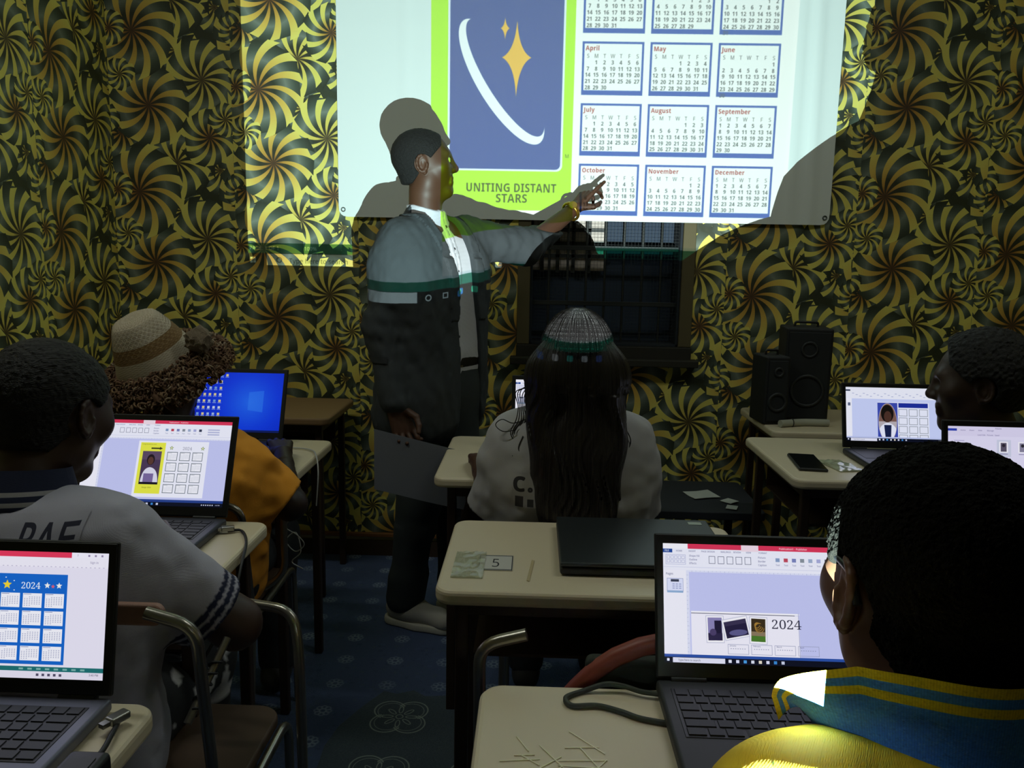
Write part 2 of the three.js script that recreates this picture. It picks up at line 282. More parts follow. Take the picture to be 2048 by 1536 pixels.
// carpet: navy with small ring flowers in rows
{
  const W = ROOM.x1 - ROOM.x0, L = ROOM.z1 - ROOM.z0;
  const tex = canvasTex(1680, 2048, (g, w, h) => {
    const S = w / W, r = rng(9); g.fillStyle = '#4d5d82'; g.fillRect(0, 0, w, h);
    for (let i = 0; i < 26000; i++) { g.fillStyle = ['#38476a', '#566a98', '#465c7c', '#566876'][i & 3]; g.globalAlpha = 0.35; g.fillRect(r() * w, r() * h, 2 + r() * 5, 2 + r() * 5); }
    for (let i = 0; i < 130; i++) { g.fillStyle = r() < 0.5 ? '#22304f' : '#4c6070'; g.globalAlpha = 0.12; g.beginPath(); g.ellipse(r() * w, r() * h, 10 + r() * 50, 10 + r() * 50, r() * 3, 0, 7); g.fill(); }
    g.globalAlpha = 1;
    for (let row = 0, y = 0.03; y < L; y += 0.155, row++) for (let x = 0.03; x < W; x += 0.168) {
      const cx = (x + row * 0.002) * S, cy = y * S, q = 0.024 * S; g.strokeStyle = '#93a2b8'; g.lineWidth = 2.0; g.globalAlpha = 0.35 + 0.45 * r();
      for (let k = 0; k < 8; k++) { g.beginPath(); g.arc(cx + Math.cos(k * 0.785) * q * 0.75, cy + Math.sin(k * 0.785) * q * 0.75, q * 0.34, 0, 6.3); g.stroke(); }
      g.beginPath(); g.arc(cx, cy, q * 0.4, 0, 6.3); g.stroke();
    }
    g.globalAlpha = 1;
  });
  const m = std(0xffffff, 0.98, { map: tex, bumpMap: fineGrain.clone(), bumpScale: 0.003 }); m.bumpMap.repeat.set(14, 17); m.bumpMap.needsUpdate = true;
  const g = new THREE.BoxGeometry(W + 0.3, 0.1, L + 0.3); const uv = g.attributes.uv, p = g.attributes.position;
  for (let i = 0; i < p.count; i++) uv.setXY(i, (p.getX(i) + W / 2) / W, (-p.getZ(i) + L / 2) / L);
  const f = struct('floor', g, m, 'worn navy carpet printed with small ring flowers'); f.position.set((ROOM.x0 + ROOM.x1) / 2, -0.05, (ROOM.z0 + ROOM.z1) / 2);
  // the torn remnant of a second rug with quatrefoil medallions
  const rug = canvasTex(512, 512, (c, w) => {
    c.fillStyle = '#47545f'; c.fillRect(0, 0, w, w); const r = rng(4); for (let i = 0; i < 9000; i++) { c.fillStyle = ['#3a4650', '#546268', '#4a585a'][i % 3]; c.globalAlpha = 0.4; c.fillRect(r() * w, r() * w, 4, 3); }
    c.globalAlpha = 0.85; c.strokeStyle = '#a4b0a8';
    for (const [x, y] of [[174, 120], [430, 130], [160, 380], [420, 390]]) {
      for (const [R, lw] of [[74, 4], [64, 2]]) { c.lineWidth = lw; for (let k = 0; k < 4; k++) { const a = k * 1.5708 + 0.785; c.beginPath(); c.arc(x + Math.cos(a) * R * 0.62, y + Math.sin(a) * R * 0.62, R * 0.6, a - 1.9, a + 1.9); c.stroke(); } }
      c.lineWidth = 3; for (let k = 0; k < 8; k++) { const a = k * 0.785; c.beginPath(); c.ellipse(x + Math.cos(a) * 34, y + Math.sin(a) * 34, 16, 6, a, 0, 7); c.stroke(); }
      c.beginPath(); c.arc(x, y, 10, 0, 7); c.stroke();
    }
  }, { repeat: true });
  const s = new THREE.Shape(), pts = [[-0.62, -1.45], [-0.56, -1.72], [-0.545, -1.91], [-0.55, -1.99], [-0.535, -2.08], [-0.487, -2.19], [-0.44, -2.275], [-0.40, -2.262], [-0.35, -2.285], [-0.31, -2.254], [-0.24, -2.262], [-0.205, -2.20], [-0.1, -2.23], [0.02, -2.19], [0.15, -2.21], [0.2, -1.9], [0.18, -1.45]];
  pts.forEach(([x, z], i) => i ? s.lineTo(x, -z) : s.moveTo(x, -z));
  const rg = new THREE.ExtrudeGeometry(s, { depth: 0.006, bevelEnabled: true, bevelSize: 0.004, bevelThickness: 0.003, bevelSegments: 2 }); const ru = rg.attributes.uv, rp = rg.attributes.position;
  for (let i = 0; i < rp.count; i++) ru.setXY(i, (rp.getX(i) + 0.55) / 0.53, (rp.getY(i) - 1.735) / 0.53);
  rg.rotateX(-Math.PI / 2).translate(0, 0.003, 0);
  single('torn_rug', rg, std(0xffffff, 1, { map: rug, bumpMap: fineGrain, bumpScale: 0.002 }), 'torn dark grey-green rug remnant with quatrefoil medallions on the navy carpet', 'rug');
}
// window low on the back wall, behind the projection sheet
{
  const { x0, x1, y0, y1 } = WIN, zf = ROOM.z0, w = struct('window_1', null, null, 'dark window with iron bars and insect mesh under the white sheet');
  const wood = std('#5b5236', 0.7), iron = std('#2e3130', 0.5), dark = std('#262c34', 0.9), W = x1 - x0, cx = (x0 + x1) / 2, F = 0.055;
  part('frame_rail', rbox(W + 2 * F, F, 0.05, 0.004, cx, y0 - F / 2, zf + 0.005), std('#26241c', 0.7), w); part('frame_stile', rbox(F, y1 - y0, 0.05, 0.004, x0 - F / 2, (y0 + y1) / 2, zf - 0.014), wood, w); part('frame_stile', rbox(F, y1 - y0, 0.05, 0.004, x1 + F / 2, (y0 + y1) / 2, zf - 0.014), wood, w);
  part('sill', rbox(W + 0.16, 0.03, 0.09, 0.004, cx, y0 - F - 0.012, zf + 0.03), std('#2a281f', 0.7), w);
  part('reveal', join([box(W, 0.01, 0.17, cx, y0 + 0.005, zf - 0.09), box(0.01, y1 - y0, 0.17, x0 + 0.005, (y0 + y1) / 2, zf - 0.09), box(0.01, y1 - y0, 0.17, x1 - 0.005, (y0 + y1) / 2, zf - 0.09)]), dark, w);
  part('shutter', box(W + 0.06, y1 - y0 + 0.06, 0.015, cx, (y0 + y1) / 2, zf - 0.20), std('#3d4a5e', 0.85), w);
  for (let i = 1; i < 8; i++) part('bar', new THREE.CylinderGeometry(0.0055, 0.0055, y1 - y0, 8).translate(x0 + i * W / 8, (y0 + y1) / 2, zf - 0.05), iron, w);
  for (const h of [0.18, 0.42]) part('cross_bar', rbox(W, 0.02, 0.006, 0.002, cx, y0 + h, zf - 0.045), iron, w);
  const wires = []; for (let x = x0; x < x1; x += 0.0145) wires.push(box(0.0008, y1 - y0, 0.0012, x, (y0 + y1) / 2, zf - 0.025)); for (let y = y0; y < y1; y += 0.0145) wires.push(box(W, 0.0008, 0.0012, cx, y, zf - 0.025));
  const mesh = part('insect_mesh', join(wires), std('#2a2e30', 0.7), w); mesh.userData.kind = 'stuff';
  // a pale board propped between bars and shutter
  part('backing_board', rbox(0.33, 0.24, 0.012, 0.005, x0 + 0.165, y0 + 0.44, zf - 0.165), std('#e6d8cf', 0.8), w, 'pale board behind the window bars');
  for (const x of [0.05, 0.12, 0.19, 0.26]) part('grille_slat', box(0.016, 0.26, 0.01, x0 + x, y0 + 0.44, zf - 0.15), iron, w);
  for (const y of [0.385, 0.44, 0.5]) part('grille_slat', box(0.34, 0.016, 0.01, x0 + 0.165, y0 + y, zf - 0.15), iron, w);
}
// white vinyl sheet hung as projection screen
{
  const X0 = -0.846, X1 = 1.234, Y0 = 1.522, Y1 = 2.96, w = X1 - X0, h = Y1 - Y0, z = ROOM.z0 + 0.014;
  const g = new THREE.BoxGeometry(w, h, 0.003, 110, 60, 1), p = g.attributes.position;
  for (let i = 0; i < p.count; i++) {
    let x = p.getX(i), y = p.getY(i); const r = 0.035, ex = Math.abs(x) - (w / 2 - r), ey = Math.abs(y) - (h / 2 - r);
    if (ex > 0 && ey > 0) { const L = Math.hypot(ex, ey), M = Math.max(ex, ey); if (L > 1e-6) { x = Math.sign(x) * (w / 2 - r + ex / L * M); y = Math.sign(y) * (h / 2 - r + ey / L * M); } }
    const q = x + w / 2, bulge = 0.006 + 0.002 * noise(x * 2, y * 2, 4) + 0.004 * Math.exp(-(((q - 0.29) / 0.012) ** 2)) + 0.010 * Math.exp(-(((q - (w - 0.10) + y * 0.02) / 0.02) ** 2)) + 0.006 * Math.exp(-(((q - (w - 0.17)) / 0.015) ** 2)) + 0.003 * Math.exp(-(((y + h / 2 - 0.78) / 0.008) ** 2));
    p.setXYZ(i, x, y, p.getZ(i) + bulge);
  }
  g.computeVertexNormals();
  const t = thing('projection_sheet', 'large white vinyl sheet with rounded corners hung on the wallpaper as projection screen', 'screen', [(X0 + X1) / 2, (Y0 + Y1) / 2, z]);
  part('sheet', g, std('#e9efee', 0.6, { bumpMap: scuff, bumpScale: 0.0006 }), t);
  for (const [x, y] of [[-w / 2 + 0.02, -h / 2 + 0.03], [w / 2 - 0.02, -h / 2 + 0.03], [-w / 2 + 0.02, h / 2 - 0.03], [w / 2 - 0.02, h / 2 - 0.03]]) part('eyelet', new THREE.TorusGeometry(0.008, 0.0022, 8, 20).translate(x, y, 0.011), std('#5b6360', 0.4, { metalness: 0.6 }), t);
}

// ---------- added fill tubes and the projector ----------
for (const [x, z, power] of FILL_TUBES) { // unseen ceiling tubes, added to raise the ambient light
  const t = thing('added_ceiling_tube_light', x < 0 ? 'added fill light shaped as a long fluorescent tube fitting on the left half of the ceiling' : 'added fill light shaped as a long fluorescent tube fitting on the right half of the ceiling', 'light', [x, ROOM.y1, z]);
  part('housing', rbox(1.24, 0.05, 0.10, 0.01, 0, -0.026, 0), std('#dcdccf', 0.5), t);
  part('fill_tube_lamp', new THREE.CylinderGeometry(0.014, 0.014, 1.16, 16).rotateZ(Math.PI / 2).translate(0, -0.068, 0), new THREE.MeshStandardMaterial({ color: '#ffffff', emissive: FILL_TUBE_COLOR, emissiveIntensity: 1.5 }), t);
  for (const s of [-1, 1]) part('holder', rbox(0.02, 0.05, 0.04, 0.004, s * 0.59, -0.065, 0), std('#dcdccf', 0.5), t);
  const l = new THREE.RectAreaLight(FILL_TUBE_COLOR, power, 1.16, 0.12); l.name = 'fill_tube_light'; l.position.set(x, ROOM.y1 - 0.1, z); l.rotation.x = -Math.PI / 2; scene.add(l);
}
// what the projector shows: wall coordinates (metres on the back wall) drawn onto the slide
const SL = { x0: -1.287, x1: 1.44, y0: 1.296, y1: 2.93 };
const slideTex = canvasTex(2048, 1226, (g, w, h) => {
  const sx = w / (SL.x1 - SL.x0), sy = h / (SL.y1 - SL.y0), X = (x) => (x - SL.x0) * sx, Y = (y) => (SL.y1 - y) * sy;
  const K = 3.45 / 3.6, cx = (x) => X(x * K), cy = (y) => Y(1.35 + (y - 1.35) * K), S = K * sx;                // measures taken at 3.6 m
  const rect = (x0, y0, x1, y1, f) => { g.fillStyle = f; g.fillRect(cx(x0), cy(y1), cx(x1) - cx(x0), cy(y0) - cy(y1)); };
  g.fillStyle = '#dfeef0'; g.fillRect(0, 0, w, h);
  rect(-1.33, 1.2, -1.02, 3, '#e4f0f0'); rect(-0.475, 1.42, 1.10, 3, '#ffffff');
  rect(-1.33, 2.86, 2, 3.1, '#e9eef5'); rect(-1.33, 2.95, 2, 3.1, '#c33b4a');
  rect(-0.475, 1.575, 0.150, 2.84, '#b4f52a');
  // blue panel with white outline
  const panel = (x0, y0, x1, y1, r) => { g.beginPath(); g.roundRect(cx(x0), cy(y1), (x1 - x0) * S, (y1 - y0) * S, r * S); };
  panel(-0.401, 1.746, 0.108, 2.75, 0.026); g.fillStyle = '#e9f3ff'; g.fill(); panel(-0.392, 1.754, 0.099, 2.742, 0.022); g.fillStyle = '#33509c'; g.fill();
  // ring and stars
  panel(-0.392, 1.754, 0.099, 2.742, 0.022); g.save(); g.clip(); g.translate(cx(-0.155), cy(2.127)); g.rotate(-0.59);
  g.beginPath(); g.ellipse(-0.0115 * S, 0, 0.103 * S, 0.306 * S, 0, 0, Math.PI * 2); g.fillStyle = '#f4f8ff'; g.fill();
  g.beginPath(); g.ellipse(0.011 * S, -0.006 * S, 0.083 * S, 0.288 * S, 0, 0, Math.PI * 2); g.fillStyle = '#33509c'; g.fill();
  g.fillRect(0.055 * S, -0.17 * S, 0.06 * S, 0.27 * S); g.restore();
  const star = (x, y, hw, up, dn, col) => { g.fillStyle = col; g.beginPath(); g.moveTo(cx(x), cy(y + up)); g.quadraticCurveTo(cx(x) + hw * 0.13 * S, cy(y) - hw * 0.42 * S, cx(x + hw), cy(y)); g.quadraticCurveTo(cx(x) + hw * 0.13 * S, cy(y) + hw * 0.42 * S, cx(x), cy(y - dn)); g.quadraticCurveTo(cx(x) - hw * 0.13 * S, cy(y) + hw * 0.42 * S, cx(x - hw), cy(y)); g.quadraticCurveTo(cx(x) - hw * 0.13 * S, cy(y) - hw * 0.42 * S, cx(x), cy(y + up)); g.fill(); };
  star(-0.102, 2.224, 0.064, 0.155, 0.165, '#f2bb4a'); star(-0.154, 2.344, 0.02, 0.046, 0.048, '#f2bb4a');
  // lettering
  g.fillStyle = '#3b5206'; g.textAlign = 'center'; g.textBaseline = 'middle'; g.font = 'bold ' + Math.round(0.052 * S) + 'px sans-serif';
  const wide = (t, x, y, span) => { g.save(); g.translate(cx(x), cy(y)); const m = g.measureText(t).width; g.scale(span * S / m, 1); g.fillText(t, 0, 0); g.restore(); };
  wide('UNITING DISTANT', -0.117, 1.671, 0.405); wide('STARS', -0.114, 1.625, 0.143);
  g.font = Math.round(0.022 * S) + 'px sans-serif'; g.fillText('M', cx(0.128), cy(1.812));
  // twelve months of 2024
  const M = ['January', 'February', 'March', 'April', 'May', 'June', 'July', 'August', 'September', 'October', 'November', 'December'], first = [1, 4, 5, 1, 3, 6, 1, 4, 0, 2, 5, 0], days = [31, 29, 31, 30, 31, 30, 31, 31, 30, 31, 30, 31];
  for (let i = 0; i < 12; i++) {
    const bx = 0.182 + (i % 3) * 0.2925, by = 2.551 - Math.floor(i / 3) * 0.2565, bw = 0.266, bh = 0.222;   // top left
    rect(bx, by - bh, bx + bw, by, '#2456b4'); rect(bx + 0.009, by - bh + 0.020, bx + bw - 0.009, by - 0.009, '#fbfdff');
    g.textAlign = 'left'; g.fillStyle = '#a8323c'; g.font = 'bold ' + Math.round(0.026 * S) + 'px sans-serif'; g.fillText(M[i], cx(bx + 0.014), cy(by - 0.027));
    g.textAlign = 'center'; g.fillStyle = '#49505a'; g.font = Math.round(0.0225 * S) + 'px sans-serif';
    for (let c = 0; c < 7; c++) g.fillText('SMTWTFS'[c], cx(bx + 0.026 + c * 0.0355), cy(by - 0.060));
    g.font = 'bold ' + Math.round(0.0225 * S) + 'px sans-serif';
    for (let d = 1; d <= days[i]; d++) { const q = d - 1 + first[i]; g.fillText(String(d), cx(bx + 0.026 + (q % 7) * 0.0355), cy(by - 0.086 - Math.floor(q / 7) * 0.0262)); }
  }
  // status bar and task bar
  rect(-1.33, 1.363, 2, 1.408, '#0f7a63'); g.textAlign = 'left'; g.fillStyle = '#d7f4ea'; g.font = Math.round(0.024 * S) + 'px sans-serif'; g.fillText('PAGE: 1 OF 1', cx(-1.30), cy(1.386)); g.fillText('100%', cx(-1.05), cy(1.386));
  rect(-1.33, 1.2, 2, 1.363, '#0a1016'); rect(-1.222, 1.2, -0.60, 1.361, '#f3f6f6'); g.fillStyle = '#5b6468'; g.font = Math.round(0.03 * S) + 'px sans-serif'; g.fillText('Type here to search', cx(-1.12), cy(1.329));
  g.strokeStyle = '#5b6468'; g.lineWidth = 3; g.beginPath(); g.arc(cx(-1.165), cy(1.333), 0.011 * S, 0, 6.3); g.stroke();
  g.fillStyle = '#f3f6f6'; for (const [a, b] of [[0, 0], [1, 0], [0, 1], [1, 1]]) g.fillRect(cx(-1.298) + a * 0.014 * S, cy(1.345) + b * 0.014 * S, 0.012 * S, 0.012 * S);
  g.strokeStyle = '#f0f4f4'; g.lineWidth = 4; g.beginPath(); g.arc(cx(-0.545), cy(1.331), 0.013 * S, 0, 6.3); g.stroke(); g.strokeRect(cx(-0.47), cy(1.342), 0.022 * S, 0.022 * S);
  const ic = ['#2f8fe0', '#35b58a', '#e8b53a', '#e9eef2', '#3a76d8', '#d9e4ea', '#2fa39a', '#b9c6cf', '#3d66c4'];
  ic.forEach((c, i) => { g.fillStyle = c; g.beginPath(); g.roundRect(cx(-0.40 + i * 0.073), cy(1.347), 0.03 * S, 0.03 * S, 5); g.fill(); if (i === 0) { g.fillStyle = '#46d39a'; g.beginPath(); g.arc(cx(-0.385), cy(1.335), 0.008 * S, 0, 7); g.fill(); } });
});
{ // projector on a stand behind the front rows, just below the camera
  const d = 0.14, k = d / (PROJ.z - ROOM.z0), t = thing('projector', 'black data projector throwing the calendar page onto the front wall', 'projector', [PROJ.x, PROJ.y, PROJ.z]);
  const sw = (SL.x1 - SL.x0) * k, sh = (SL.y1 - SL.y0) * k, scx = ((SL.x0 + SL.x1) / 2 - PROJ.x) * k, scy = ((SL.y0 + SL.y1) / 2 - PROJ.y) * k, shell = std('#17181a', 0.6);
  const x0 = scx - sw / 2 + 0.0003, x1 = scx + sw / 2 - 0.0003, y0 = scy - sh / 2 + 0.0003, y1 = scy + sh / 2 - 0.0003;
  part('lens_slide', new THREE.PlaneGeometry(sw, sh).translate(scx, scy, -d), new THREE.MeshPhysicalMaterial({ map: slideTex, transmission: 1, thickness: 0, roughness: 0, specularIntensity: 0 }), t, 'coloured slide in front of the projector lamp');
  const bx0 = -0.16, bx1 = 0.14, by0 = -0.06, by1 = Math.max(y1 + 0.006, 0.06);
  part('front_panel', join([box(x0 - bx0, by1 - by0, 0.006, (bx0 + x0) / 2, (by0 + by1) / 2, -d), box(bx1 - x1, by1 - by0, 0.006, (bx1 + x1) / 2, (by0 + by1) / 2, -d), box(x1 - x0, by1 - y1, 0.006, (x0 + x1) / 2, (by1 + y1) / 2, -d), box(x1 - x0, y0 - by0, 0.006, (x0 + x1) / 2, (by0 + y0) / 2, -d)]), shell, t);
  part('housing', join([box(bx1 - bx0, 0.006, 0.29, (bx0 + bx1) / 2, by0, 0.005), box(bx1 - bx0, 0.006, 0.29, (bx0 + bx1) / 2, by1, 0.005), box(0.006, by1 - by0, 0.29, bx0, (by0 + by1) / 2, 0.005), box(0.006, by1 - by0, 0.29, bx1, (by0 + by1) / 2, 0.005), box(bx1 - bx0, by1 - by0, 0.006, (bx0 + bx1) / 2, (by0 + by1) / 2, 0.15)]), shell, t);
  part('lamp_bulb', new THREE.SphereGeometry(0.004, 12, 8).translate(0, 0, 0.0), new THREE.MeshStandardMaterial({ color: '#fff', emissive: PROJECTOR_COLOR, emissiveIntensity: 2 }), t);
  const l = new THREE.SpotLight(PROJECTOR_COLOR, PROJECTOR_POWER, 0, 48 * D2R, 0.05, 2); l.name = 'projector_light'; l.position.copy(PROJ); l.target.position.set(PROJ.x + scx, PROJ.y + scy, PROJ.z - d); l.castShadow = true; l.shadow.radius = 0.004; l.shadow.mapSize.set(2048, 2048); scene.add(l, l.target);
  const st = thing('projector_table', 'small table carrying the projector', 'table', [PROJ.x, 0, PROJ.z + 0.03]);
  part('table_top', slab(0.46, 0.40, 0.025, 0.02).translate(0, PROJ.y + by0 - 0.004, 0), std('#8f7d58', 0.6), st);
  for (const [x, z] of [[-0.2, -0.16], [0.2, -0.16], [-0.2, 0.16], [0.2, 0.16]]) part('leg', new THREE.CylinderGeometry(0.012, 0.012, PROJ.y + by0 - 0.03, 10).translate(x, (PROJ.y + by0 - 0.03) / 2, z), std('#3a2c20', 0.6), st);
}

// ---------- furniture ----------
const DESK_Y = 0.74;
const deskTop = phys('#d8caae', 0.42, { bumpMap: scuff, bumpScale: 0.00012 }), deskBrown = std('#987854', 0.6), legMat = std('#3a2a20', 0.5, { metalness: 0.2 }), chrome = std('#9a958c', 0.28, { metalness: 0.9 });
function desk(label, x0, x1, zf, zn, { mat = deskTop, tray = true, tubes = [] } = {}) {
  const w = x1 - x0, d = zn - zf, t = thing('school_desk', label, 'desk', [(x0 + x1) / 2, 0, (zf + zn) / 2], 0, 'school desks in rows');
  part('desktop', slab(w, d, 0.03, 0.035, 0.009).translate(0, DESK_Y, 0), mat, t);
  for (const [sx, sz] of [[-1, -1], [1, -1], [-1, 1], [1, 1]]) part('leg', rbox(0.026, DESK_Y - 0.03, 0.026, 0.004, sx * (w / 2 - 0.05), (DESK_Y - 0.03) / 2, sz * (d / 2 - 0.05)), legMat, t);
  for (const sz of [-1, 1]) part('rail', rbox(w - 0.12, 0.03, 0.02, 0.003, 0, DESK_Y - 0.05, sz * (d / 2 - 0.05)), legMat, t);
  for (const sx of [-1, 1]) part('side_rail', rbox(0.02, 0.03, d - 0.12, 0.003, sx * (w / 2 - 0.05), DESK_Y - 0.05, 0), legMat, t);
  if (tray) part('book_tray', join([box(w - 0.14, 0.006, d - 0.14, 0, DESK_Y - 0.16, 0), box(w - 0.14, 0.1, 0.006, 0, DESK_Y - 0.11, -(d / 2 - 0.075))]), legMat, t);
  return t;
}
desk('cream school desk nearest the camera with scratched top in front of the yellow-shirted boy', -0.065, 0.60, -1.07, -0.60);
desk('cream school desk marked with a number 5 card behind the girl', -0.175, 0.46, -1.80, -1.385);
desk('cream school desk in front of the long-haired girl by the standing man', -0.275, 0.37, -2.70, -2.15);
desk('cream school desk at the bottom left corner under the blue calendar laptop', -1.13, -0.50, -0.99, -0.55);
desk('cream school desk in front of the boy in the grey-white jersey', -1.23, -0.60, -1.745, -1.36);
desk('cream school desk in front of the person in the knitted hat', -1.30, -0.665, -2.58, -2.11);
desk('cream school desk near the window wall holding a black phone', 0.765, 1.42, -2.80, -2.23);
desk('school desk at the right edge behind the dark-haired man', 0.93, 1.55, -1.92, -1.47);
desk('brown wooden desk against the wallpaper behind the blue-screen laptop', -1.42, -0.775, -3.38, -2.93, { mat: deskBrown });
desk('pale desk against the wall under the black loudspeakers', 0.90, 1.55, -3.40, -2.90);

function chair(label, x, z, { seatMat = std('#4a3626', 0.6), backMat = std('#6a4a36', 0.5), w = 0.40, backH = 0.83, turn = 0, tubeMat = chrome, arch = false, slat = 0.12 } = {}) {
  const t = thing('school_chair', label, 'chair', [x, 0, z], turn, 'tubular chairs at the desks'), h = w / 2, sy = 0.44;
  part('seat', slab(w - 0.02, 0.38, 0.02, 0.05, 0.005).translate(0, sy + 0.02, -0.06), seatMat, t);
  for (const s of [-1, 1]) {
    part('rear_leg_tube', pipe([[s * h, 0.01, 0.16], [s * h, sy, 0.10], [s * h, backH - 0.02, 0.155], [s * (h - 0.07), backH, 0.157]], 0.0095, 0.06), tubeMat, t);
    part('front_leg', pipe([[s * h, sy - 0.01, 0.10], [s * h, sy, -0.24], [s * h, 0.01, -0.25]], 0.0095, 0.05), tubeMat, t);
  }
  part('stretcher', pipe([[-h, 0.18, 0.14], [h, 0.18, 0.14]], 0.008), tubeMat, t);
  if (arch) part('backrest', pipe([[-h + 0.07, 0.60, 0.13], [-h + 0.21, backH, 0.158], [h - 0.02, backH, 0.158], [h - 0.0, 0.62, 0.13]], 0.014, 0.12, 10), backMat, t);
  else part('backrest', slab(w - 0.1, slat, 0.014, Math.min(0.03, slat * 0.45), 0.004).rotateX(Math.PI / 2 - 0.1).translate(0, backH - slat / 2 + 0.008, 0.150), backMat, t);
  if (arch) part('back_pad', rbox(w - 0.22, 0.20, 0.03, 0.012, 0.05, 0.66, 0.138), std('#23281f', 0.85), t);
  return t;
}
chair('tubular chair with brown back slat under the boy in the grey-white jersey', -0.70, -1.20, { w: 0.455, backH: 0.845, slat: 0.032, backMat: std('#9a7466', 0.5) });
chair('tubular chair under the person in the knitted hat', -0.92, -1.98, { w: 0.44, backH: 0.76, slat: 0.05 });
chair('tubular chair under the long-haired girl', 0.12, -2.00, { w: 0.36, backH: 0.70 });
chair('empty tubular chair with red arched back between the two centre desks', 0.20, -1.26, { w: 0.54, backH: 0.80, arch: true, backMat: std('#8a4034', 0.45) });
chair('tubular chair under the boy in the blue and yellow shirt', 0.36, -0.52, { w: 0.42, backH: 0.76 });
chair('tubular chair under the dark-haired man at the right edge', 1.27, -2.12, { w: 0.40, backH: 0.76 });
// bent tubes of the left row: arms that carry the desk beside each seat
{
  const t1 = thing('seat_arm_tube', 'bent chrome tube beside the seat of the jersey boy, reaching the carpet', 'tube', [0, 0, 0]);
  part('tube', pipe([[-0.62, 0.70, -1.42], [-0.43, 0.705, -1.36], [-0.415, 0.62, -1.34], [-0.41, 0.02, -1.33]], 0.0095, 0.07), chrome, t1);
  const t2 = thing('seat_arm_tube', 'bent chrome tube hanging beside the orange-shirted person and curling under the seat', 'tube', [0, 0, 0]);
  part('tube', pipe([[-0.70, 0.71, -2.05], [-0.665, 0.70, -2.03], [-0.66, 0.50, -2.02], [-0.72, 0.455, -2.0], [-0.78, 0.45, -1.99]], 0.0095, 0.06), chrome, t2);
}

// ---------- laptops ----------
const LW = 0.36, LD = 0.245, LH = 0.235;
const lapBlack = std('#17181b', 0.5), lapGrey = std('#3a3c44', 0.45, { metalness: 0.3 }), bezelMat = std('#0c0d0f', 0.45), keyMat = std('#1c1e24', 0.55), padMat = std('#2b2d34', 0.4);
const keyGeo = {}; const keyShape = (w, d) => { const k = w.toFixed(4) + d.toFixed(4); return keyGeo[k] ??= (() => { const g = new THREE.CylinderGeometry(Math.SQRT1_2 * 0.92, Math.SQRT1_2, 1, 4, 1).rotateY(Math.PI / 4).scale(w, 0.0022, d); g.computeVertexNormals(); return g.toNonIndexed(); })(); };
const flat = (g) => { const q = g.index ? g.toNonIndexed() : g; q.computeVertexNormals(); return q; };
function laptop(label, x, z, draw, { w = LW, d = LD, h = LH, lean = 15, y = DESK_Y, turn = 0, keys = true, glow = 1, deck = lapGrey, dim = 1, light = [0.85, 0.85, 1] } = {}) {
  const t = thing('laptop', label, 'laptop', [x, y, z], turn, 'open laptops on the desks'), bt = 0.019;
  part('base', rbox(w, bt, d, 0.006, 0, bt / 2 + 0.002, d / 2), deck, t);
  const kb = part('keyboard', rbox(w * 0.90, 0.0016, d * 0.47, 0.0007, 0, bt + 0.002, d * 0.345), bezelMat, t);
  if (keys) {
    const rows = [[15, 0], [14, 0], [14, 0], [13, 0], [12, 0], [8, 1]], kh = d * 0.455 / 6;
    rows.forEach(([n, sp], r) => {
      const tot = w * 0.885; let px = -tot / 2; const ws = sp ? [1.2, 1, 1.1, 5.2, 1.1, 1.2, 1.1, 1.1] : Array.from({ length: n }, (_, i) => (i === n - 1 && r > 0 ? 1.9 - 0.1 * r : i === 0 ? 1 + 0.25 * r : 1)); const sum = ws.reduce((a, b) => a + b, 0);
      for (const q of ws) { const kw = q / sum * tot; const k = part('key', flat(keyShape(kw - 0.0028, kh - 0.0028)), keyMat, kb); k.position.set(px + kw / 2, bt + 0.0032, d * 0.13 + (r + 0.3) * kh); px += kw; }
    });
  }
  part('touchpad', rbox(w * 0.3, 0.0012, d * 0.3, 0.0005, -w * 0.03, bt + 0.002, d * 0.81), padMat, t);
  const lid = new THREE.Group(); lid.name = 'lid'; lid.position.set(0, bt, 0.004); lid.rotation.x = -lean * D2R; t.add(lid);
  part('lid_shell', rbox(w, h, 0.007, 0.003, 0, h / 2 + 0.004, -0.0035), lapBlack, lid);
  const bz = 0.012, sw = w - 2 * bz, sh = h - 0.037;
  part('bezel', rbox(w - 0.004, h - 0.004, 0.003, 0.0014, 0, h / 2 + 0.004, 0.001), bezelMat, lid);
  const tex = canvasTex(1024, Math.round(1024 * sh / sw), draw);
  part('screen', new THREE.PlaneGeometry(sw, sh).translate(0, 0.026 + sh / 2, 0.0028), new THREE.MeshStandardMaterial({ color: '#050505', roughness: 0.35, emissive: '#ffffff', emissiveMap: tex, emissiveIntensity: SCREEN_GLOW * glow }), lid);
  const l = new THREE.RectAreaLight(new THREE.Color(...light), SCREEN_LIGHT * dim, sw * 0.98, sh * 0.98); l.name = 'screen_light'; l.position.set(0, 0.026 + sh / 2, 0.0036); l.rotation.y = Math.PI; lid.add(l);
  for (const s of [-1, 1]) part('hinge', new THREE.CylinderGeometry(0.006, 0.006, 0.05, 10).rotateZ(Math.PI / 2).translate(s * w * 0.36, bt + 0.001, 0.002), lapBlack, t);
  return t;
}
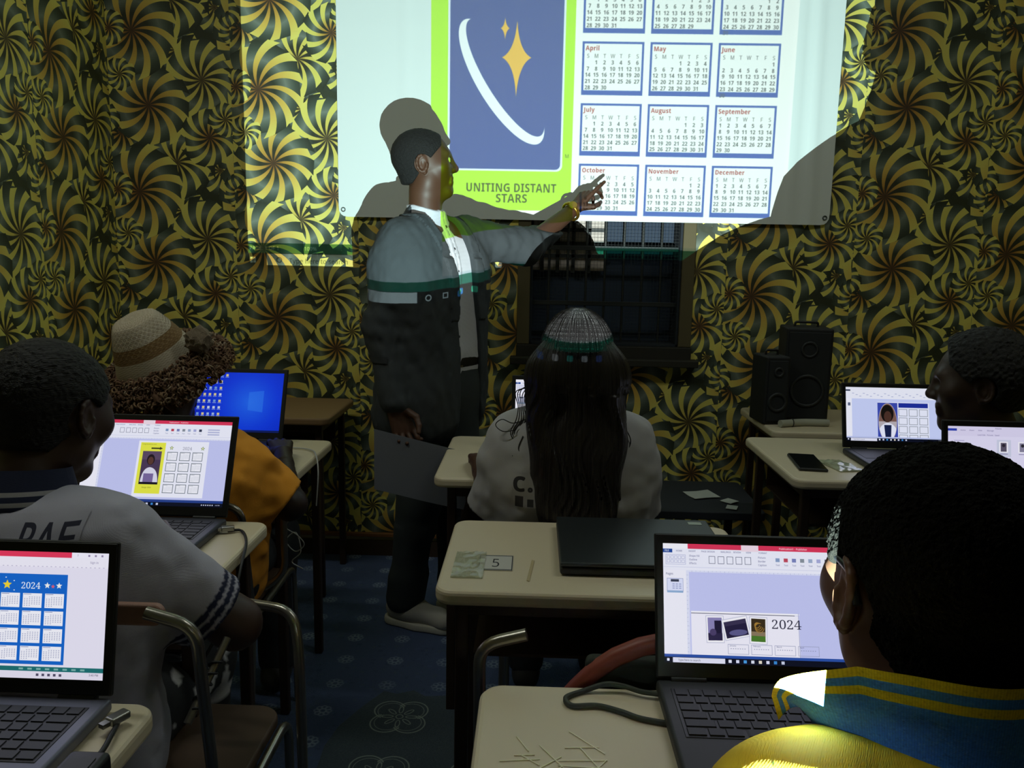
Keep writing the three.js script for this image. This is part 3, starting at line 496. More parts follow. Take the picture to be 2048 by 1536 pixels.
// what the screens show
const R = (g, x, y, w, h, c) => { g.fillStyle = c; g.fillRect(x, y, w, h); };
const T = (g, s, x, y, px, c, f = 'sans-serif', al = 'left') => { g.fillStyle = c; g.font = px + 'px ' + f; g.textAlign = al; g.textBaseline = 'middle'; g.fillText(s, x, y); };
function publisher(g, w, h, { ruler = true } = {}) {
  R(g, 0, 0, w, h, '#c4c9f6'); R(g, 0, 0, w, 128, '#eef0ff'); R(g, 122, 0, w - 122, 24, '#d8365a'); R(g, 0, 0, 122, 24, '#f6f6ff'); R(g, 385, 0, 85, 30, '#f0dcea');
  T(g, 'Publication1 - Publisher', 640, 12, 13, '#ffe3ea', 'sans-serif', 'center'); R(g, 0, 26, 46, 18, '#234a9c'); T(g, 'FILE', 8, 35, 12, '#fff');
  ['HOME', 'INSERT', 'PAGE DESIGN', 'MAILINGS', 'REVIEW', 'VIEW', 'FORMAT'].forEach((s, i) => T(g, s, 64 + i * 62 + (i > 2 ? 34 : 0), 35, 11, '#5c5f8a'));
  g.strokeStyle = '#9aa0d0'; g.lineWidth = 1.5; g.strokeRect(14, 54, 96, 46); for (let i = 0; i < 10; i++) g.strokeRect(20 + (i % 5) * 18, 60 + Math.floor(i / 5) * 19, 13, 13);
  ['Shape Fill', 'Outline', 'Effects'].forEach((s, i) => T(g, s, 128, 58 + i * 18, 12, '#5c5f8a'));
  for (let i = 0; i < 5; i++) { g.strokeStyle = '#3c4260'; g.lineWidth = 2; g.strokeRect(226 + i * 44, 58, 29, 34); }
  ['Picture', 'Border', 'Caption'].forEach((s, i) => T(g, s, 466, 58 + i * 18, 12, '#5c5f8a'));
  for (let i = 0; i < 7; i++) { R(g, 552 + i * 40, 58, 20, 18, ['#8aa0c8', '#c04a60', '#7c86c0', '#8a94a0', '#9fb0d0', '#a9aedd', '#39405a'][i]); T(g, 'Tool', 562 + i * 40, 92, 10, '#6c6f9a', 'sans-serif', 'center'); }
  for (let i = 0; i < 3; i++) R(g, 856, 56 + i * 17, 84, 9, '#b5badf'); R(g, 0, 112, w, 2, '#cdd1ee');
  R(g, 0, 128, w, 8, '#dfe3fb'); if (ruler) for (let i = 0; i < 46; i++) R(g, 140 + i * 20, 129, 1, i % 4 ? 4 : 7, '#7d84b5');
  R(g, 0, 128, 112, h, '#f2f2ff'); T(g, 'Pages', 12, 146, 14, '#565a80'); R(g, 18, 168, 78, 62, '#dfe4ff'); g.strokeStyle = '#8f9ac8'; g.strokeRect(18, 168, 78, 62); R(g, 36, 172, 40, 12, '#3a3f55'); for (let i = 0; i < 9; i++) R(g, 44 + (i % 3) * 16, 192 + Math.floor(i / 3) * 10, 11, 6, '#aab2dc'); R(g, 18, 226, 78, 10, '#8fb0d8');
  R(g, 112, 136, 14, h, '#dfe3fb'); for (let i = 0; i < 30; i++) R(g, 113, 150 + i * 20, i % 4 ? 5 : 9, 1, '#7d84b5');
}
function taskbar(g, w, h, { bar = '#0b1024', hh = 26, search = true } = {}) {
  R(g, 0, h - hh, w, hh, bar); R(g, 12, h - hh + 7, 12, 12, '#e8ecff'); if (search) { R(g, 40, h - hh + 2, 250, hh - 4, '#e4e6fa'); T(g, 'Type here to search', 66, h - hh / 2, 12, '#5d6074'); }
  const c = ['#e8ecff', '#dfe4ff', '#4aa0e8', '#dce2f4', '#e9e2cf', '#dfe4ff', '#3a8ad8', '#c8d0ea']; c.forEach((k, i) => R(g, 306 + i * 36, h - hh + 6, 15, 14, k)); for (let i = 0; i < 6; i++) R(g, w - 150 + i * 15, h - hh + 9, 8, 8, '#c9cfe6'); T(g, '3:42 PM', w - 52, h - hh / 2, 9, '#dfe4ff');
}
function miniMonth(g, x, y, w, h, ink, head) { R(g, x, y, w, h, '#f4f5ff'); if (head) R(g, x + 3, y + 3, w * 0.4, 2, head); for (let r = 0; r < 6; r++) for (let c = 0; c < 7; c++) { if ((r === 0 && c < 2) || (r === 5 && c > 2)) continue; R(g, x + w * (0.07 + c * 0.13), y + h * (0.24 + r * 0.12), Math.max(2, w * 0.055), Math.max(2, h * 0.045), ink); } }
const starPath = (g, x, y, r, c, pts = 5, inner = 0.45) => { g.fillStyle = c; g.beginPath(); for (let i = 0; i < pts * 2; i++) { const a = -Math.PI / 2 + i * Math.PI / pts, q = i % 2 ? r * inner : r; g.lineTo(x + Math.cos(a) * q, y + Math.sin(a) * q); } g.closePath(); g.fill(); };
laptop('open laptop at the bottom left showing a blue 2024 calendar on white', -0.718, -0.965, (g, w, h) => {
  R(g, 0, 0, w, h, '#e9e6f8'); R(g, 0, 0, w, 24, '#e23a5e'); R(g, 855, 0, w - 855, 24, '#f2f0ff'); T(g, '?', 880, 12, 13, '#7a6f90'); for (let i = 0; i < 3; i++) R(g, 930 + i * 30, 8, 9, 9, '#9a8fb0'); R(g, 0, 24, w, 44, '#f0eefc'); T(g, 'Sign in', 940, 42, 13, '#8f89ab'); for (let i = 0; i < 50; i++) R(g, 20 + i * 20, 64, 7, 3, '#b9b3d0');
  R(g, 520, 100, 322, 400, '#1766cc'); starPath(g, 566, 150, 22, '#f2d63a'); for (const [x, y] of [[556, 116], [594, 130], [596, 172]]) R(g, x, y, 6, 4, '#e8f0ff'); T(g, '2024', 674, 152, 40, '#f3f6ff', 'serif', 'center'); starPath(g, 750, 150, 15, '#f4f4f4'); starPath(g, 776, 154, 10, '#e2607a'); starPath(g, 804, 150, 15, '#f4f4f4');
  for (let r = 0; r < 4; r++) for (let c = 0; c < 3; c++) miniMonth(g, 540 + c * 101, 186 + r * 78, 87, 64, '#8a8fb6', '#5a6aa0');
  R(g, 0, h - 52, w, 20, '#1f6f72'); for (let i = 0; i < 8; i++) R(g, 640 + i * 40, h - 46, 20, 8, '#7fb5b0'); R(g, 0, h - 32, w, 32, '#e6e2f4'); for (let i = 0; i < 9; i++) R(g, 60 + i * 58, h - 26, 18, 18, ['#3f6f9a', '#6f8f4a', '#c08a3a', '#3f8a9a', '#555a70', '#2f74a8', '#7a5a90', '#3a3f58', '#4a7a5a'][i]); for (let i = 0; i < 5; i++) R(g, 720 + i * 26, h - 22, 12, 11, '#55506a'); T(g, '3:40 PM', 960, h - 21, 12, '#55506a');
}, { lean: 12, w: 0.33, h: 0.205, deck: std('#6b6d7c', 0.42, { metalness: 0.3 }) });
laptop('open laptop before the jersey boy showing a page with a yellow photo card and months', -0.865, -1.70, (g, w, h) => {
  publisher(g, w, h); R(g, 376, 148, 500, 396, '#eef0ff'); R(g, 392, 160, 178, 360, '#e6e94a'); T(g, 'Congratulations and', 402, 172, 11, '#7a7f20'); R(g, 470, 196, 62, 10, '#3a3d22'); g.fillStyle = '#3a3d22'; g.beginPath(); g.moveTo(530, 190); g.lineTo(552, 201); g.lineTo(530, 212); g.fill();
  R(g, 414, 222, 134, 234, '#4a3a58'); R(g, 414, 222, 134, 60, '#5c4a66'); g.fillStyle = '#241a24'; g.beginPath(); g.ellipse(478, 282, 28, 38, 0, 0, 7); g.fill(); g.fillStyle = '#5a3a34'; g.beginPath(); g.ellipse(478, 290, 20, 28, 0, 0, 7); g.fill(); g.fillStyle = '#dcdcf0'; g.beginPath(); g.moveTo(420, 456); g.quadraticCurveTo(424, 340, 478, 336); g.quadraticCurveTo(542, 340, 546, 456); g.fill(); R(g, 440, 380, 70, 60, '#7a6aa0'); R(g, 414, 440, 134, 16, '#1a1626'); T(g, 'Design 2024', 440, 478, 12, '#6a6f20');
  starPath(g, 614, 196, 16, '#6f8a3a'); starPath(g, 614, 196, 9, '#f4f4d0'); starPath(g, 836, 196, 16, '#6f8a3a'); starPath(g, 836, 196, 9, '#f4f4d0'); T(g, '2024', 726, 198, 30, '#8a8ca0', 'serif', 'center');
  for (let r = 0; r < 4; r++) for (let c = 0; c < 3; c++) { R(g, 588 + c * 90, 224 + r * 76, 74, 62, '#5d6a76'); miniMonth(g, 592 + c * 90, 228 + r * 76, 66, 54, '#a9b2c4', '#7a8490'); }
  R(g, 0, h - 44, w, 20, '#27418c'); taskbar(g, w, h, { search: false });
}, { lean: 24, w: 0.36 });
laptop('open laptop with plain blue desktop screen beside the knitted hat', -0.985, -2.47, (g, w, h) => {
  const gr = g.createRadialGradient(700, 300, 10, 700, 300, 620); gr.addColorStop(0, '#1f63e8'); gr.addColorStop(0.45, '#0b38d8'); gr.addColorStop(1, '#041fb4'); g.fillStyle = gr; g.fillRect(0, 0, w, h); g.fillStyle = '#2f7af0'; g.globalAlpha = 0.55; g.beginPath(); g.moveTo(690, 200); g.lineTo(840, 180); g.lineTo(840, 400); g.lineTo(690, 380); g.fill(); g.globalAlpha = 1;
  const q = rng(31); for (let c = 0; c < 9; c++) for (let r = 0; r < 8; r++) if (c < 8 || r < 1) { R(g, 24 + c * 52, 18 + r * 66, 24, 24, ['#9fb8e0', '#c8d4e8', '#6f9ad8', '#d8c890'][Math.floor(q() * 4)]); R(g, 18 + c * 52, 48 + r * 66, 36, 4, '#a9bce6'); }
  R(g, 0, h - 22, w, 22, '#0a1a58');
}, { lean: 22, keys: false, light: [0.1, 0.2, 1], dim: 0.4 });
laptop('open laptop half hidden behind the long-haired girl with a white page', 0.115, -2.44, (g, w, h) => { publisher(g, w, h); R(g, 0, 0, 112, 24, '#f6f6ff'); taskbar(g, w, h); R(g, 380, 160, 420, 340, '#ffffff'); }, { lean: 18, keys: false });
laptop('open laptop on the phone desk showing an oval portrait beside month boxes', 1.215, -2.57, (g, w, h) => {
  R(g, 0, 0, w, h, '#c9d3fb'); R(g, 0, 0, w, 110, '#eceffd'); R(g, 0, 24, 44, 14, '#2a3350'); for (let i = 0; i < 26; i++) R(g, 60 + i * 34, 56 + (i % 3) * 14, 20, 6, '#aab2d8'); R(g, 0, 110, 56, h, '#f0f2ff'); R(g, 18, 150, 24, 30, '#5f6a8a');
  R(g, 300, 140, 490, 394, '#e6ebff'); R(g, 300, 146, 190, 380, '#3a4ab0'); g.fillStyle = '#b8b0b8'; g.beginPath(); g.ellipse(395, 336, 88, 186, 0, 0, 7); g.fill(); g.save(); g.beginPath(); g.ellipse(395, 336, 84, 180, 0, 0, 7); g.clip(); R(g, 300, 146, 190, 180, '#7a5a52'); g.fillStyle = '#14100f'; g.beginPath(); g.ellipse(392, 250, 60, 84, 0, 0, 7); g.fill(); g.fillStyle = '#4a2f28'; g.beginPath(); g.ellipse(396, 280, 36, 54, 0, 0, 7); g.fill(); g.fillStyle = '#e8ecff'; g.beginPath(); g.ellipse(396, 470, 96, 130, 0, 0, 7); g.fill(); g.fillStyle = '#16204a'; g.beginPath(); g.moveTo(360, 360); g.lineTo(430, 360); g.lineTo(420, 540); g.lineTo(376, 540); g.fill(); g.restore();
  R(g, 500, 146, 280, 44, '#1d2f9c'); for (let r = 0; r < 4; r++) for (let c = 0; c < 3; c++) { R(g, 500 + c * 98, 204 + r * 82, 82, 68, '#8f96a0'); R(g, 505 + c * 98, 209 + r * 82, 72, 58, '#e9edff'); }
  R(g, 0, h - 44, w, 14, '#bcc6f0'); taskbar(g, w, h, { hh: 30 });
}, { lean: 15, keys: false, w: 0.375, h: 0.215 });
laptop('open laptop at the right edge showing a white file window with thumbnails', 1.175, -1.84, (g, w, h) => {
  R(g, 0, 0, w, h, '#e4e0fb'); R(g, 0, 0, w, 66, '#ded9f6'); R(g, 0, 16, 60, 16, '#2d3fb0'); ['Home', 'Share', 'View', 'Manage'].forEach((s, i) => T(g, s, 84 + i * 60, 26, 13, '#6f6a96')); T(g, 'Pictures', 320, 12, 12, '#4a4672'); T(g, 'Local Disk   Pictures   Saved', 200, 58, 12, '#6f6a96');
  for (let i = 0; i < 9; i++) R(g, 40, 96 + i * 46, 70 + (i % 3) * 24, 5, '#b0abd6'); R(g, 330, 88, 96, 116, '#cfd3ea'); for (let i = 0; i < 5; i++) { const x = 346 + i * 128; R(g, x, 100, 60, 74, '#f6f5ff'); R(g, x + 10, 108, 40, 60, ['#5a5568', '#8a86a0', '#6f6a7c', '#9a96ac', '#2a2640'][i]); g.fillStyle = '#2c2834'; g.beginPath(); g.arc(x + 30, 126, 11, 0, 7); g.fill(); R(g, x + 4, 182, 54, 5, '#8f8ab0'); }
}, { lean: 12, keys: false, glow: 0.95, w: 0.38, h: 0.235 });
laptop('open laptop before the yellow-shirted boy showing three tilted photos and 2024', 0.352, -1.06, (g, w, h) => {
  publisher(g, w, h); R(g, 132, 320, 522, 8, '#f7f7ff'); R(g, 132, 330, 520, h, '#f2f1ff'); R(g, 132, 328, 500, 3, '#4a4e66'); R(g, 648, 318, 3, h, '#aab0d8'); g.strokeStyle = '#a9adcf'; g.lineWidth = 2;
  const pic = (x, y, a, f) => { g.save(); g.translate(x, y); g.rotate(a); R(g, -42, -62, 84, 124, '#f8f8ff'); g.strokeRect(-42, -62, 84, 124); f(); g.restore(); };
  pic(246, 402, -0.02, () => { R(g, -34, -54, 68, 106, '#8c86ba'); R(g, -2, -40, 34, 64, '#1f1b38'); R(g, -34, 18, 68, 34, '#2a2448'); g.fillStyle = '#4a3f6a'; g.beginPath(); g.arc(-10, 14, 16, 0, 7); g.fill(); });
  g.save(); g.translate(348, 398); g.rotate(-0.2); R(g, -62, -52, 124, 96, '#f8f8ff'); g.strokeRect(-62, -52, 124, 96); R(g, -54, -40, 108, 76, '#241f40'); g.fillStyle = '#5c5a8c'; g.beginPath(); g.ellipse(6, 18, 44, 14, 0.1, 0, 7); g.fill(); R(g, -54, -40, 108, 20, '#383252'); g.restore();
  pic(454, 402, 0.03, () => { R(g, -34, -54, 68, 106, '#3a2f20'); R(g, -34, 6, 68, 20, '#8a7a60'); R(g, -34, 26, 68, 26, '#4a7a2e'); g.strokeStyle = '#a8803a'; g.lineWidth = 3; for (let i = 0; i < 4; i++) { g.beginPath(); g.arc(-6 + i * 4, -24 + i * 4, 12 + i * 3, 0, 5); g.stroke(); } g.strokeStyle = '#a9adcf'; g.lineWidth = 2; });
  g.save(); g.translate(590, 372); g.scale(1.12, 1); T(g, '2024', 0, 0, 58, '#23243a', 'serif', 'center'); g.restore();
  for (let i = 0; i < 4; i++) { g.strokeStyle = '#9aa0c0'; g.strokeRect(306 + i * 112, h - 92, 98, 44); T(g, ['January', 'February', 'March', 'April'][i], 314 + i * 112, h - 86, 9, '#666c90'); for (let c = 0; c < 7; c++) R(g, 318 + i * 112 + c * 11, h - 74, 5, 3, '#8a90b0'); }
  R(g, 0, h - 40, w, 14, '#2b51a8'); taskbar(g, w, h, { hh: 27 });
}, { lean: 22, w: 0.33, h: 0.205, deck: std('#26282b', 0.55) });
{ // the closed one
  const t = thing('closed_laptop', 'closed dark grey laptop lying on the number 5 desk', 'laptop', [0.235, DESK_Y, -1.615]);
  part('base', rbox(0.345, 0.016, 0.285, 0.006, 0, 0.010, 0), lapBlack, t); part('lid', rbox(0.345, 0.009, 0.285, 0.004, 0, 0.0235, 0), std('#2c3133', 0.38, { metalness: 0.2 }), t);
  part('hinge', new THREE.CylinderGeometry(0.007, 0.007, 0.24, 10).rotateZ(Math.PI / 2).translate(0, 0.018, -0.141), chrome, t);
  part('sticker', rbox(0.03, 0.0008, 0.018, 0.0003, 0.14, 0.0284, -0.115), std('#9aa59a', 0.4), t);
}

// ---------- people ----------
const lerpV = (a, b, t) => a.clone().lerp(b, t);
function levels(list, axis, step = 0.045) {                              // stacked wide capsules: [centre, half span, radius]
  const out = [];
  for (let i = 0; i < list.length - 1; i++) {
    const [c0, s0, r0] = list[i], [c1, s1, r1] = list[i + 1], n = Math.max(1, Math.round(c0.distanceTo(c1) / step));
    for (let j = 0; j < n + (i === list.length - 2 ? 1 : 0); j++) { const t = j / n, c = lerpV(c0, c1, t), s = s0 + (s1 - s0) * t, r = r0 + (r1 - r0) * t; out.push(cap(c.clone().addScaledVector(axis, -s), c.clone().addScaledVector(axis, s), r)); }
  }
  return out;
}
function headMatrix(c, yaw, pitch = 0, roll = 0, s = 1) { return new THREE.Matrix4().compose(c, new THREE.Quaternion().setFromEuler(new THREE.Euler(pitch, yaw, roll, 'YXZ')), V(s, s, s)); }
function headShape(M) {
  const q = new THREE.Quaternion().setFromRotationMatrix(M.clone().extractRotation(M)), s = new THREE.Vector3().setFromMatrixScale(M).x, P = (x, y, z) => V(x, y, z).applyMatrix4(M);
  const C = (a, b, ra, rb, k) => cap(P(...a), P(...b), ra * s, rb * s, k * s), E = (c, r, k) => ell(P(...c), r.map((v) => v * s), q, k * s);
  const prims = [E([0, 0.035, -0.016], [0.073, 0.084, 0.094], 0.02), E([0, 0.0, 0.022], [0.066, 0.09, 0.066], 0.03), C([0, -0.02, 0.03], [0, -0.082, 0.046], 0.058, 0.036, 0.03), C([-0.04, -0.055, 0.005], [0.04, -0.055, 0.005], 0.03, 0.03, 0.03),
    C([-0.034, 0.03, 0.074], [0.034, 0.03, 0.074], 0.014, 0.014, 0.02), C([0, 0.022, 0.083], [0, -0.016, 0.102], 0.009, 0.0135, 0.012), E([-0.013, -0.02, 0.094], [0.011, 0.009, 0.011], 0.008), E([0.013, -0.02, 0.094], [0.011, 0.009, 0.011], 0.008),
    C([-0.02, -0.047, 0.086], [0.02, -0.047, 0.086], 0.0085, 0.0085, 0.008), C([-0.018, -0.061, 0.084], [0.018, -0.061, 0.084], 0.0095, 0.0095, 0.008), E([0, -0.09, 0.072], [0.026, 0.02, 0.018], 0.02), E([-0.042, -0.01, 0.058], [0.026, 0.026, 0.024], 0.025), E([0.042, -0.01, 0.058], [0.026, 0.026, 0.024], 0.025)];
  const subs = [{ ...E([-0.031, 0.012, 0.092], [0.016, 0.011, 0.012], 0.012) }, { ...E([0.031, 0.012, 0.092], [0.016, 0.011, 0.012], 0.012) }, { ...C([-0.018, -0.054, 0.097], [0.018, -0.054, 0.097], 0.002, 0.002, 0.004) }];
  for (const e of [-1, 1]) {                                             // ears: rim, lobe, tragus
    const rim = []; for (let i = 0; i <= 9; i++) { const a = (-0.5 + i / 9 * 1.45) * Math.PI; rim.push([e * (0.078 + 0.006 * Math.sin(i / 9 * 3.1)), 0.002 + Math.sin(a) * -0.029 * (i < 2 ? 0.9 : 1), -0.008 - Math.cos(a) * 0.017]); }
    for (let i = 0; i < 9; i++) prims.push(C(rim[i], rim[i + 1], 0.0042, 0.0042, 0.003));
    prims.push(E([e * 0.075, 0.0, -0.006], [0.006, 0.026, 0.015], 0.008), E([e * 0.078, -0.028, -0.001], [0.005, 0.009, 0.007], 0.005));
    subs.push({ ...E([e * 0.083, 0.0, -0.004], [0.006, 0.013, 0.008], 0.004) });
  }
  return { prims, subs, P, q, s };
}
function eyes(M, parent, base) {
  const P = (x, y, z) => V(x, y, z).applyMatrix4(M).sub(base);
  for (const e of [-1, 1]) { const c = P(e * 0.031, 0.012, 0.077), g = new THREE.SphereGeometry(0.0125, 14, 10).translate(c.x, c.y, c.z), eye = part('eye', g, std('#cfc7bb', 0.3), parent), i = P(e * 0.032, 0.012, 0.0865); part('iris', new THREE.SphereGeometry(0.0048, 10, 8).translate(i.x, i.y, i.z), std('#150d09', 0.25), eye); }
}
// hand: wrist w, finger direction f, palm normal n, thumb side s; curl of index..little in radians per joint
function handShape(w, f, n, sd, curls, { k = 1, thumb = 0.5 } = {}) {
  f = f.clone().normalize(); n = n.clone().addScaledVector(f, -n.dot(f)).normalize(); const s = f.clone().cross(n).normalize(); if (s.dot(sd) < 0) s.negate();
  const at = (a, b, c) => w.clone().addScaledVector(f, a * k).addScaledVector(s, b * k).addScaledVector(n, c * k), out = [], off = [0.031, 0.0105, -0.0105, -0.029], len = [0.074, 0.083, 0.076, 0.06], up = [0.086, 0.09, 0.086, 0.078];
  for (let i = 0; i < 4; i++) out.push({ ...cap(at(0.005, off[i] * 0.6, 0), at(up[i], off[i], 0), 0.0135 * k, 0.0105 * k), k: 0.014 * k });
  for (let i = 0; i < 4; i++) {
    let p = at(up[i], off[i], 0), a = 0; const rr = [0.0092, 0.0095, 0.009, 0.0078][i] * k;
    [0.46, 0.30, 0.24].forEach((q, j) => { a += (Array.isArray(curls[i]) ? curls[i][j] : curls[i]); const d = f.clone().multiplyScalar(Math.cos(a)).addScaledVector(n, Math.sin(a)).addScaledVector(s, (1.5 - i) * 0.05), e = p.clone().addScaledVector(d.normalize(), len[i] * q * k); out.push({ ...cap(p, e, rr * (1 - j * 0.09), rr * (0.93 - j * 0.1)), k: 0.003 * k }); p = e; });
  }
  const t0 = at(0.018, 0.026, 0.006), t1 = at(0.05, 0.05, 0.012 + 0.02 * thumb), t2 = at(0.078, 0.056 - 0.012 * thumb, 0.018 + 0.03 * thumb), t3 = at(0.098, 0.054 - 0.022 * thumb, 0.022 + 0.036 * thumb);
  out.push({ ...cap(t0, t1, 0.0145 * k, 0.0115 * k), k: 0.012 * k }, { ...cap(t1, t2, 0.011 * k, 0.0095 * k), k: 0.003 * k }, { ...cap(t2, t3, 0.0095 * k, 0.0075 * k), k: 0.003 * k });
  return out;
}
const local = (g, base) => g.translate(-base.x, -base.y, -base.z);
function merged(list) { const g = mergeGeometries(list.map((q) => q.toNonIndexed ? q : q)); return g; }
const skinBump = grainTex(128, 128, () => rndTex(), 90, 165);
const skin = (hex) => phys(hex, 0.52, { bumpMap: skinBump, bumpScale: 0.0004, sheen: 0.15 });
const cloth = (hex, o = {}) => phys(hex, 0.9, { bumpMap: weave, bumpScale: 0.0006, sheen: 0.2, sheenRoughness: 0.6, ...o });
const clothV = (o = {}) => cloth('#ffffff', { vertexColors: true, ...o });
const lin = (hex) => { const c = new THREE.Color(hex); return [c.r, c.g, c.b]; };
function shortHair(M, grow, mat, parent, base, { cell = 0.004, line = null, amp = 0.0025, freq = 260, nape = 0.06 } = {}) {
  const h = headShape(M), inv = M.clone().invert(), v = V(), p = [h.prims[0], h.prims[1]].map((e) => ({ ...e, r: e.r.map((x) => x + grow * h.s) })); p.push(ell(h.P(0, -0.045, -0.042), [0.054 * h.s, 0.05 * h.s, 0.046 * h.s], h.q, 0.03));
  const L = line ?? ((x, y, z) => { const front = 0.055 - y * 0.0; return Math.max(z - 0.062 + Math.max(0, 0.06 - y) * 0.9, -nape - y + (z > -0.03 ? (z + 0.03) * 1.3 : 0)); });
  const ear = (x, y, z) => Math.min(Math.hypot(y - 0.0, (z + 0.004)) - 0.03, 1);
  const f = field(p, { k: 0.02, extra: (x, y, z, d) => { if (d > 0.04) return d; v.set(x, y, z).applyMatrix4(inv); let q = d + amp * noise(x * freq, y * freq, z * freq); q = smax(q, L(v.x, v.y, v.z) * h.s, 0.006); return smax(q, -ear(v.x, v.y, v.z) * h.s, 0.006); } });
  const [lo, hi] = bounds(p, 0.015);
  return part('hair', local(nets(f, lo, hi, cell, { uvOf: (x, y, z) => [x * 6 + z * 4, y * 6] }), base), mat, parent);
}
const hairMat = std('#0d0b0a', 0.75, { bumpMap: fineGrain, bumpScale: 0.002 });

// ---- the man at the sheet ----
{
  const base = V(-0.36, 0, -2.80), F = V(0.82, 0, 0.57).normalize(), U = V(-0.57, 0, 0.82).normalize();       // chest direction, his right side
  const t = thing('person', 'standing man in dark blazer and striped shirt pointing at the projected calendar', 'person', base.toArray());
  const pel = V(-0.355, 0.96, -2.80), chest = V(-0.365, 1.34, -2.80), neck = V(-0.385, 1.50, -2.80), headC = V(-0.388, 1.668, -2.80), M = headMatrix(headC, Math.PI / 2 + 0.10, -0.08, 0.02, 1.0);
  const shR = chest.clone().addScaledVector(U, 0.16).setY(1.405), shL = chest.clone().addScaledVector(U, -0.165).setY(1.435);
  const elR = V(-0.512, 1.12, -2.63), wrR = V(-0.452, 0.86, -2.56), elL = V(-0.035, 1.40, -3.05), wrL = V(0.150, 1.558, -3.22);
  const hipR = V(-0.43, 0.90, -2.73), hipL = V(-0.29, 0.90, -2.86), knR = V(-0.40, 0.49, -2.75), knL = V(-0.27, 0.49, -2.87), anR = V(-0.455, 0.10, -2.77), anL = V(-0.28, 0.10, -2.90);
  const H = headShape(M);
  const inner = [...levels([[pel, 0.07, 0.09], [chest, 0.1, 0.1], [V(chest.x, 1.42, chest.z), 0.09, 0.07]], U), cap(V(-0.385, 1.44, -2.80), V(-0.388, 1.58, -2.795), 0.06, 0.056, 0.03), cap(shR, elR, 0.05, 0.042), cap(elR, wrR, 0.042, 0.028), cap(shL, elL, 0.05, 0.042), cap(elL, wrL, 0.042, 0.028), cap(hipR, knR, 0.075, 0.052), cap(knR, anR, 0.052, 0.04), cap(hipL, knL, 0.075, 0.052), cap(knL, anL, 0.052, 0.04)];
  const dirL = V(0.52, 0.66, -0.30), hl = handShape(wrL, dirL, V(0.30, -0.75, -0.35), V(-0.4, 0.6, 0.5), [[0.05, 0.05, 0.05], [0.55, 0.7, 0.5], [0.85, 0.9, 0.6], [1.0, 0.95, 0.6]], { thumb: 1.0 });
  const hr = handShape(wrR, V(0.33, -0.92, 0.03), V(0.35, 0.1, 0.9), V(0.9, 0.2, -0.2), [[0.5, 0.7, 0.5], [0.55, 0.7, 0.5], [0.6, 0.7, 0.5], [0.6, 0.7, 0.5]], { thumb: 0.8 });
  const neckP = cap(V(-0.385, 1.44, -2.80), V(-0.388, 1.58, -2.795), 0.06, 0.056, 0.03);
  part('body', local(mergeGeometries([blob(inner, 0.012, { k: 0.04 }), blob([...H.prims, neckP], 0.0035, { k: 0.02, subs: H.subs }), blob([...hl, cap(lerpV(elL, wrL, 0.7), wrL, 0.031, 0.027)], 0.0032, { k: 0.01 }), blob([...hr, cap(lerpV(elR, wrR, 0.7), wrR, 0.031, 0.027)], 0.0032, { k: 0.01 })]), base), skin('#4f3324'), t);
  eyes(M, t, base); shortHair(M, 0.006, hairMat, t, base, { amp: 0.0015 });
  // shirt with fine horizontal pin stripes, standing collar and placket
  const side = (x, z) => (x - chest.x) * U.x + (z - chest.z) * U.z, ahead = (x, z) => (x - chest.x) * F.x + (z - chest.z) * F.z;
  const stripe = canvasTex(64, 256, (g, w, h) => { R(g, 0, 0, w, h, '#d4d4dc'); for (let i = 0; i < 8; i++) R(g, 0, i * 32, w, 5, '#7c7f8c'); }, { repeat: [4, 4] });
  const shirtLv = levels([[V(pel.x, 0.97, pel.z), 0.085, 0.112], [V(pel.x, 1.1, pel.z), 0.08, 0.108], [chest, 0.09, 0.112], [V(chest.x, 1.40, chest.z), 0.06, 0.078]], U);
  const collar = cap(V(-0.381, 1.44, -2.80), V(-0.386, 1.535, -2.797), 0.082, 0.066, 0.02);
  const shirtF = field([...shirtLv, collar], { k: 0.04, extra: (x, y, z, d) => { let q = smax(d, y - 1.535 + 0.3 * Math.max(0, ahead(x, z) + 0.02), 0.004); q += 0.0025 * noise(x * 16, y * 30, z * 16); const s = side(x, z), a = ahead(x, z); if (a > 0 && Math.abs(s) < 0.016) q -= 0.0025; if (a > 0 && Math.abs(s) < 0.0012) q += 0.003; return q; } });
  { const [lo, hi] = bounds([...shirtLv, collar], 0.02); const sh = part('shirt', local(nets(shirtF, lo, hi, 0.006, { uvOf: (x, y, z) => [side(x, z) * 4, y * 16] }), base), cloth('#ffffff', { map: stripe }), t);
    for (let i = 0; i < 7; i++) { const y = 1.46 - i * 0.075; let a = 0.2; while (a > 0 && shirtF(chest.x + F.x * a, y, chest.z + F.z * a) > 0) a -= 0.002; const p = V(chest.x + F.x * (a + 0.002), y, chest.z + F.z * (a + 0.002)).sub(base); part('button', new THREE.SphereGeometry(0.0055, 10, 8).scale(1, 1, 0.6).translate(p.x, p.y, p.z), std('#22252b', 0.4), sh); } }
  // blazer: open front, lapels, long sleeves
  const jl = [...levels([[V(pel.x - 0.01, 0.80, pel.z), 0.115, 0.122], [V(pel.x, 0.98, pel.z), 0.10, 0.122], [V(pel.x, 1.12, pel.z), 0.095, 0.12], [chest, 0.125, 0.126], [V(chest.x, 1.40, chest.z), 0.115, 0.095]], U), cap(shR, elR, 0.072, 0.06), cap(elR, lerpV(elR, wrR, 0.92), 0.06, 0.05), cap(shL, elL, 0.078, 0.064), cap(elL, lerpV(elL, wrL, 0.82), 0.064, 0.050), cap(V(-0.378, 1.42, -2.80), V(-0.386, 1.535, -2.80), 0.115, 0.064, 0.05)];
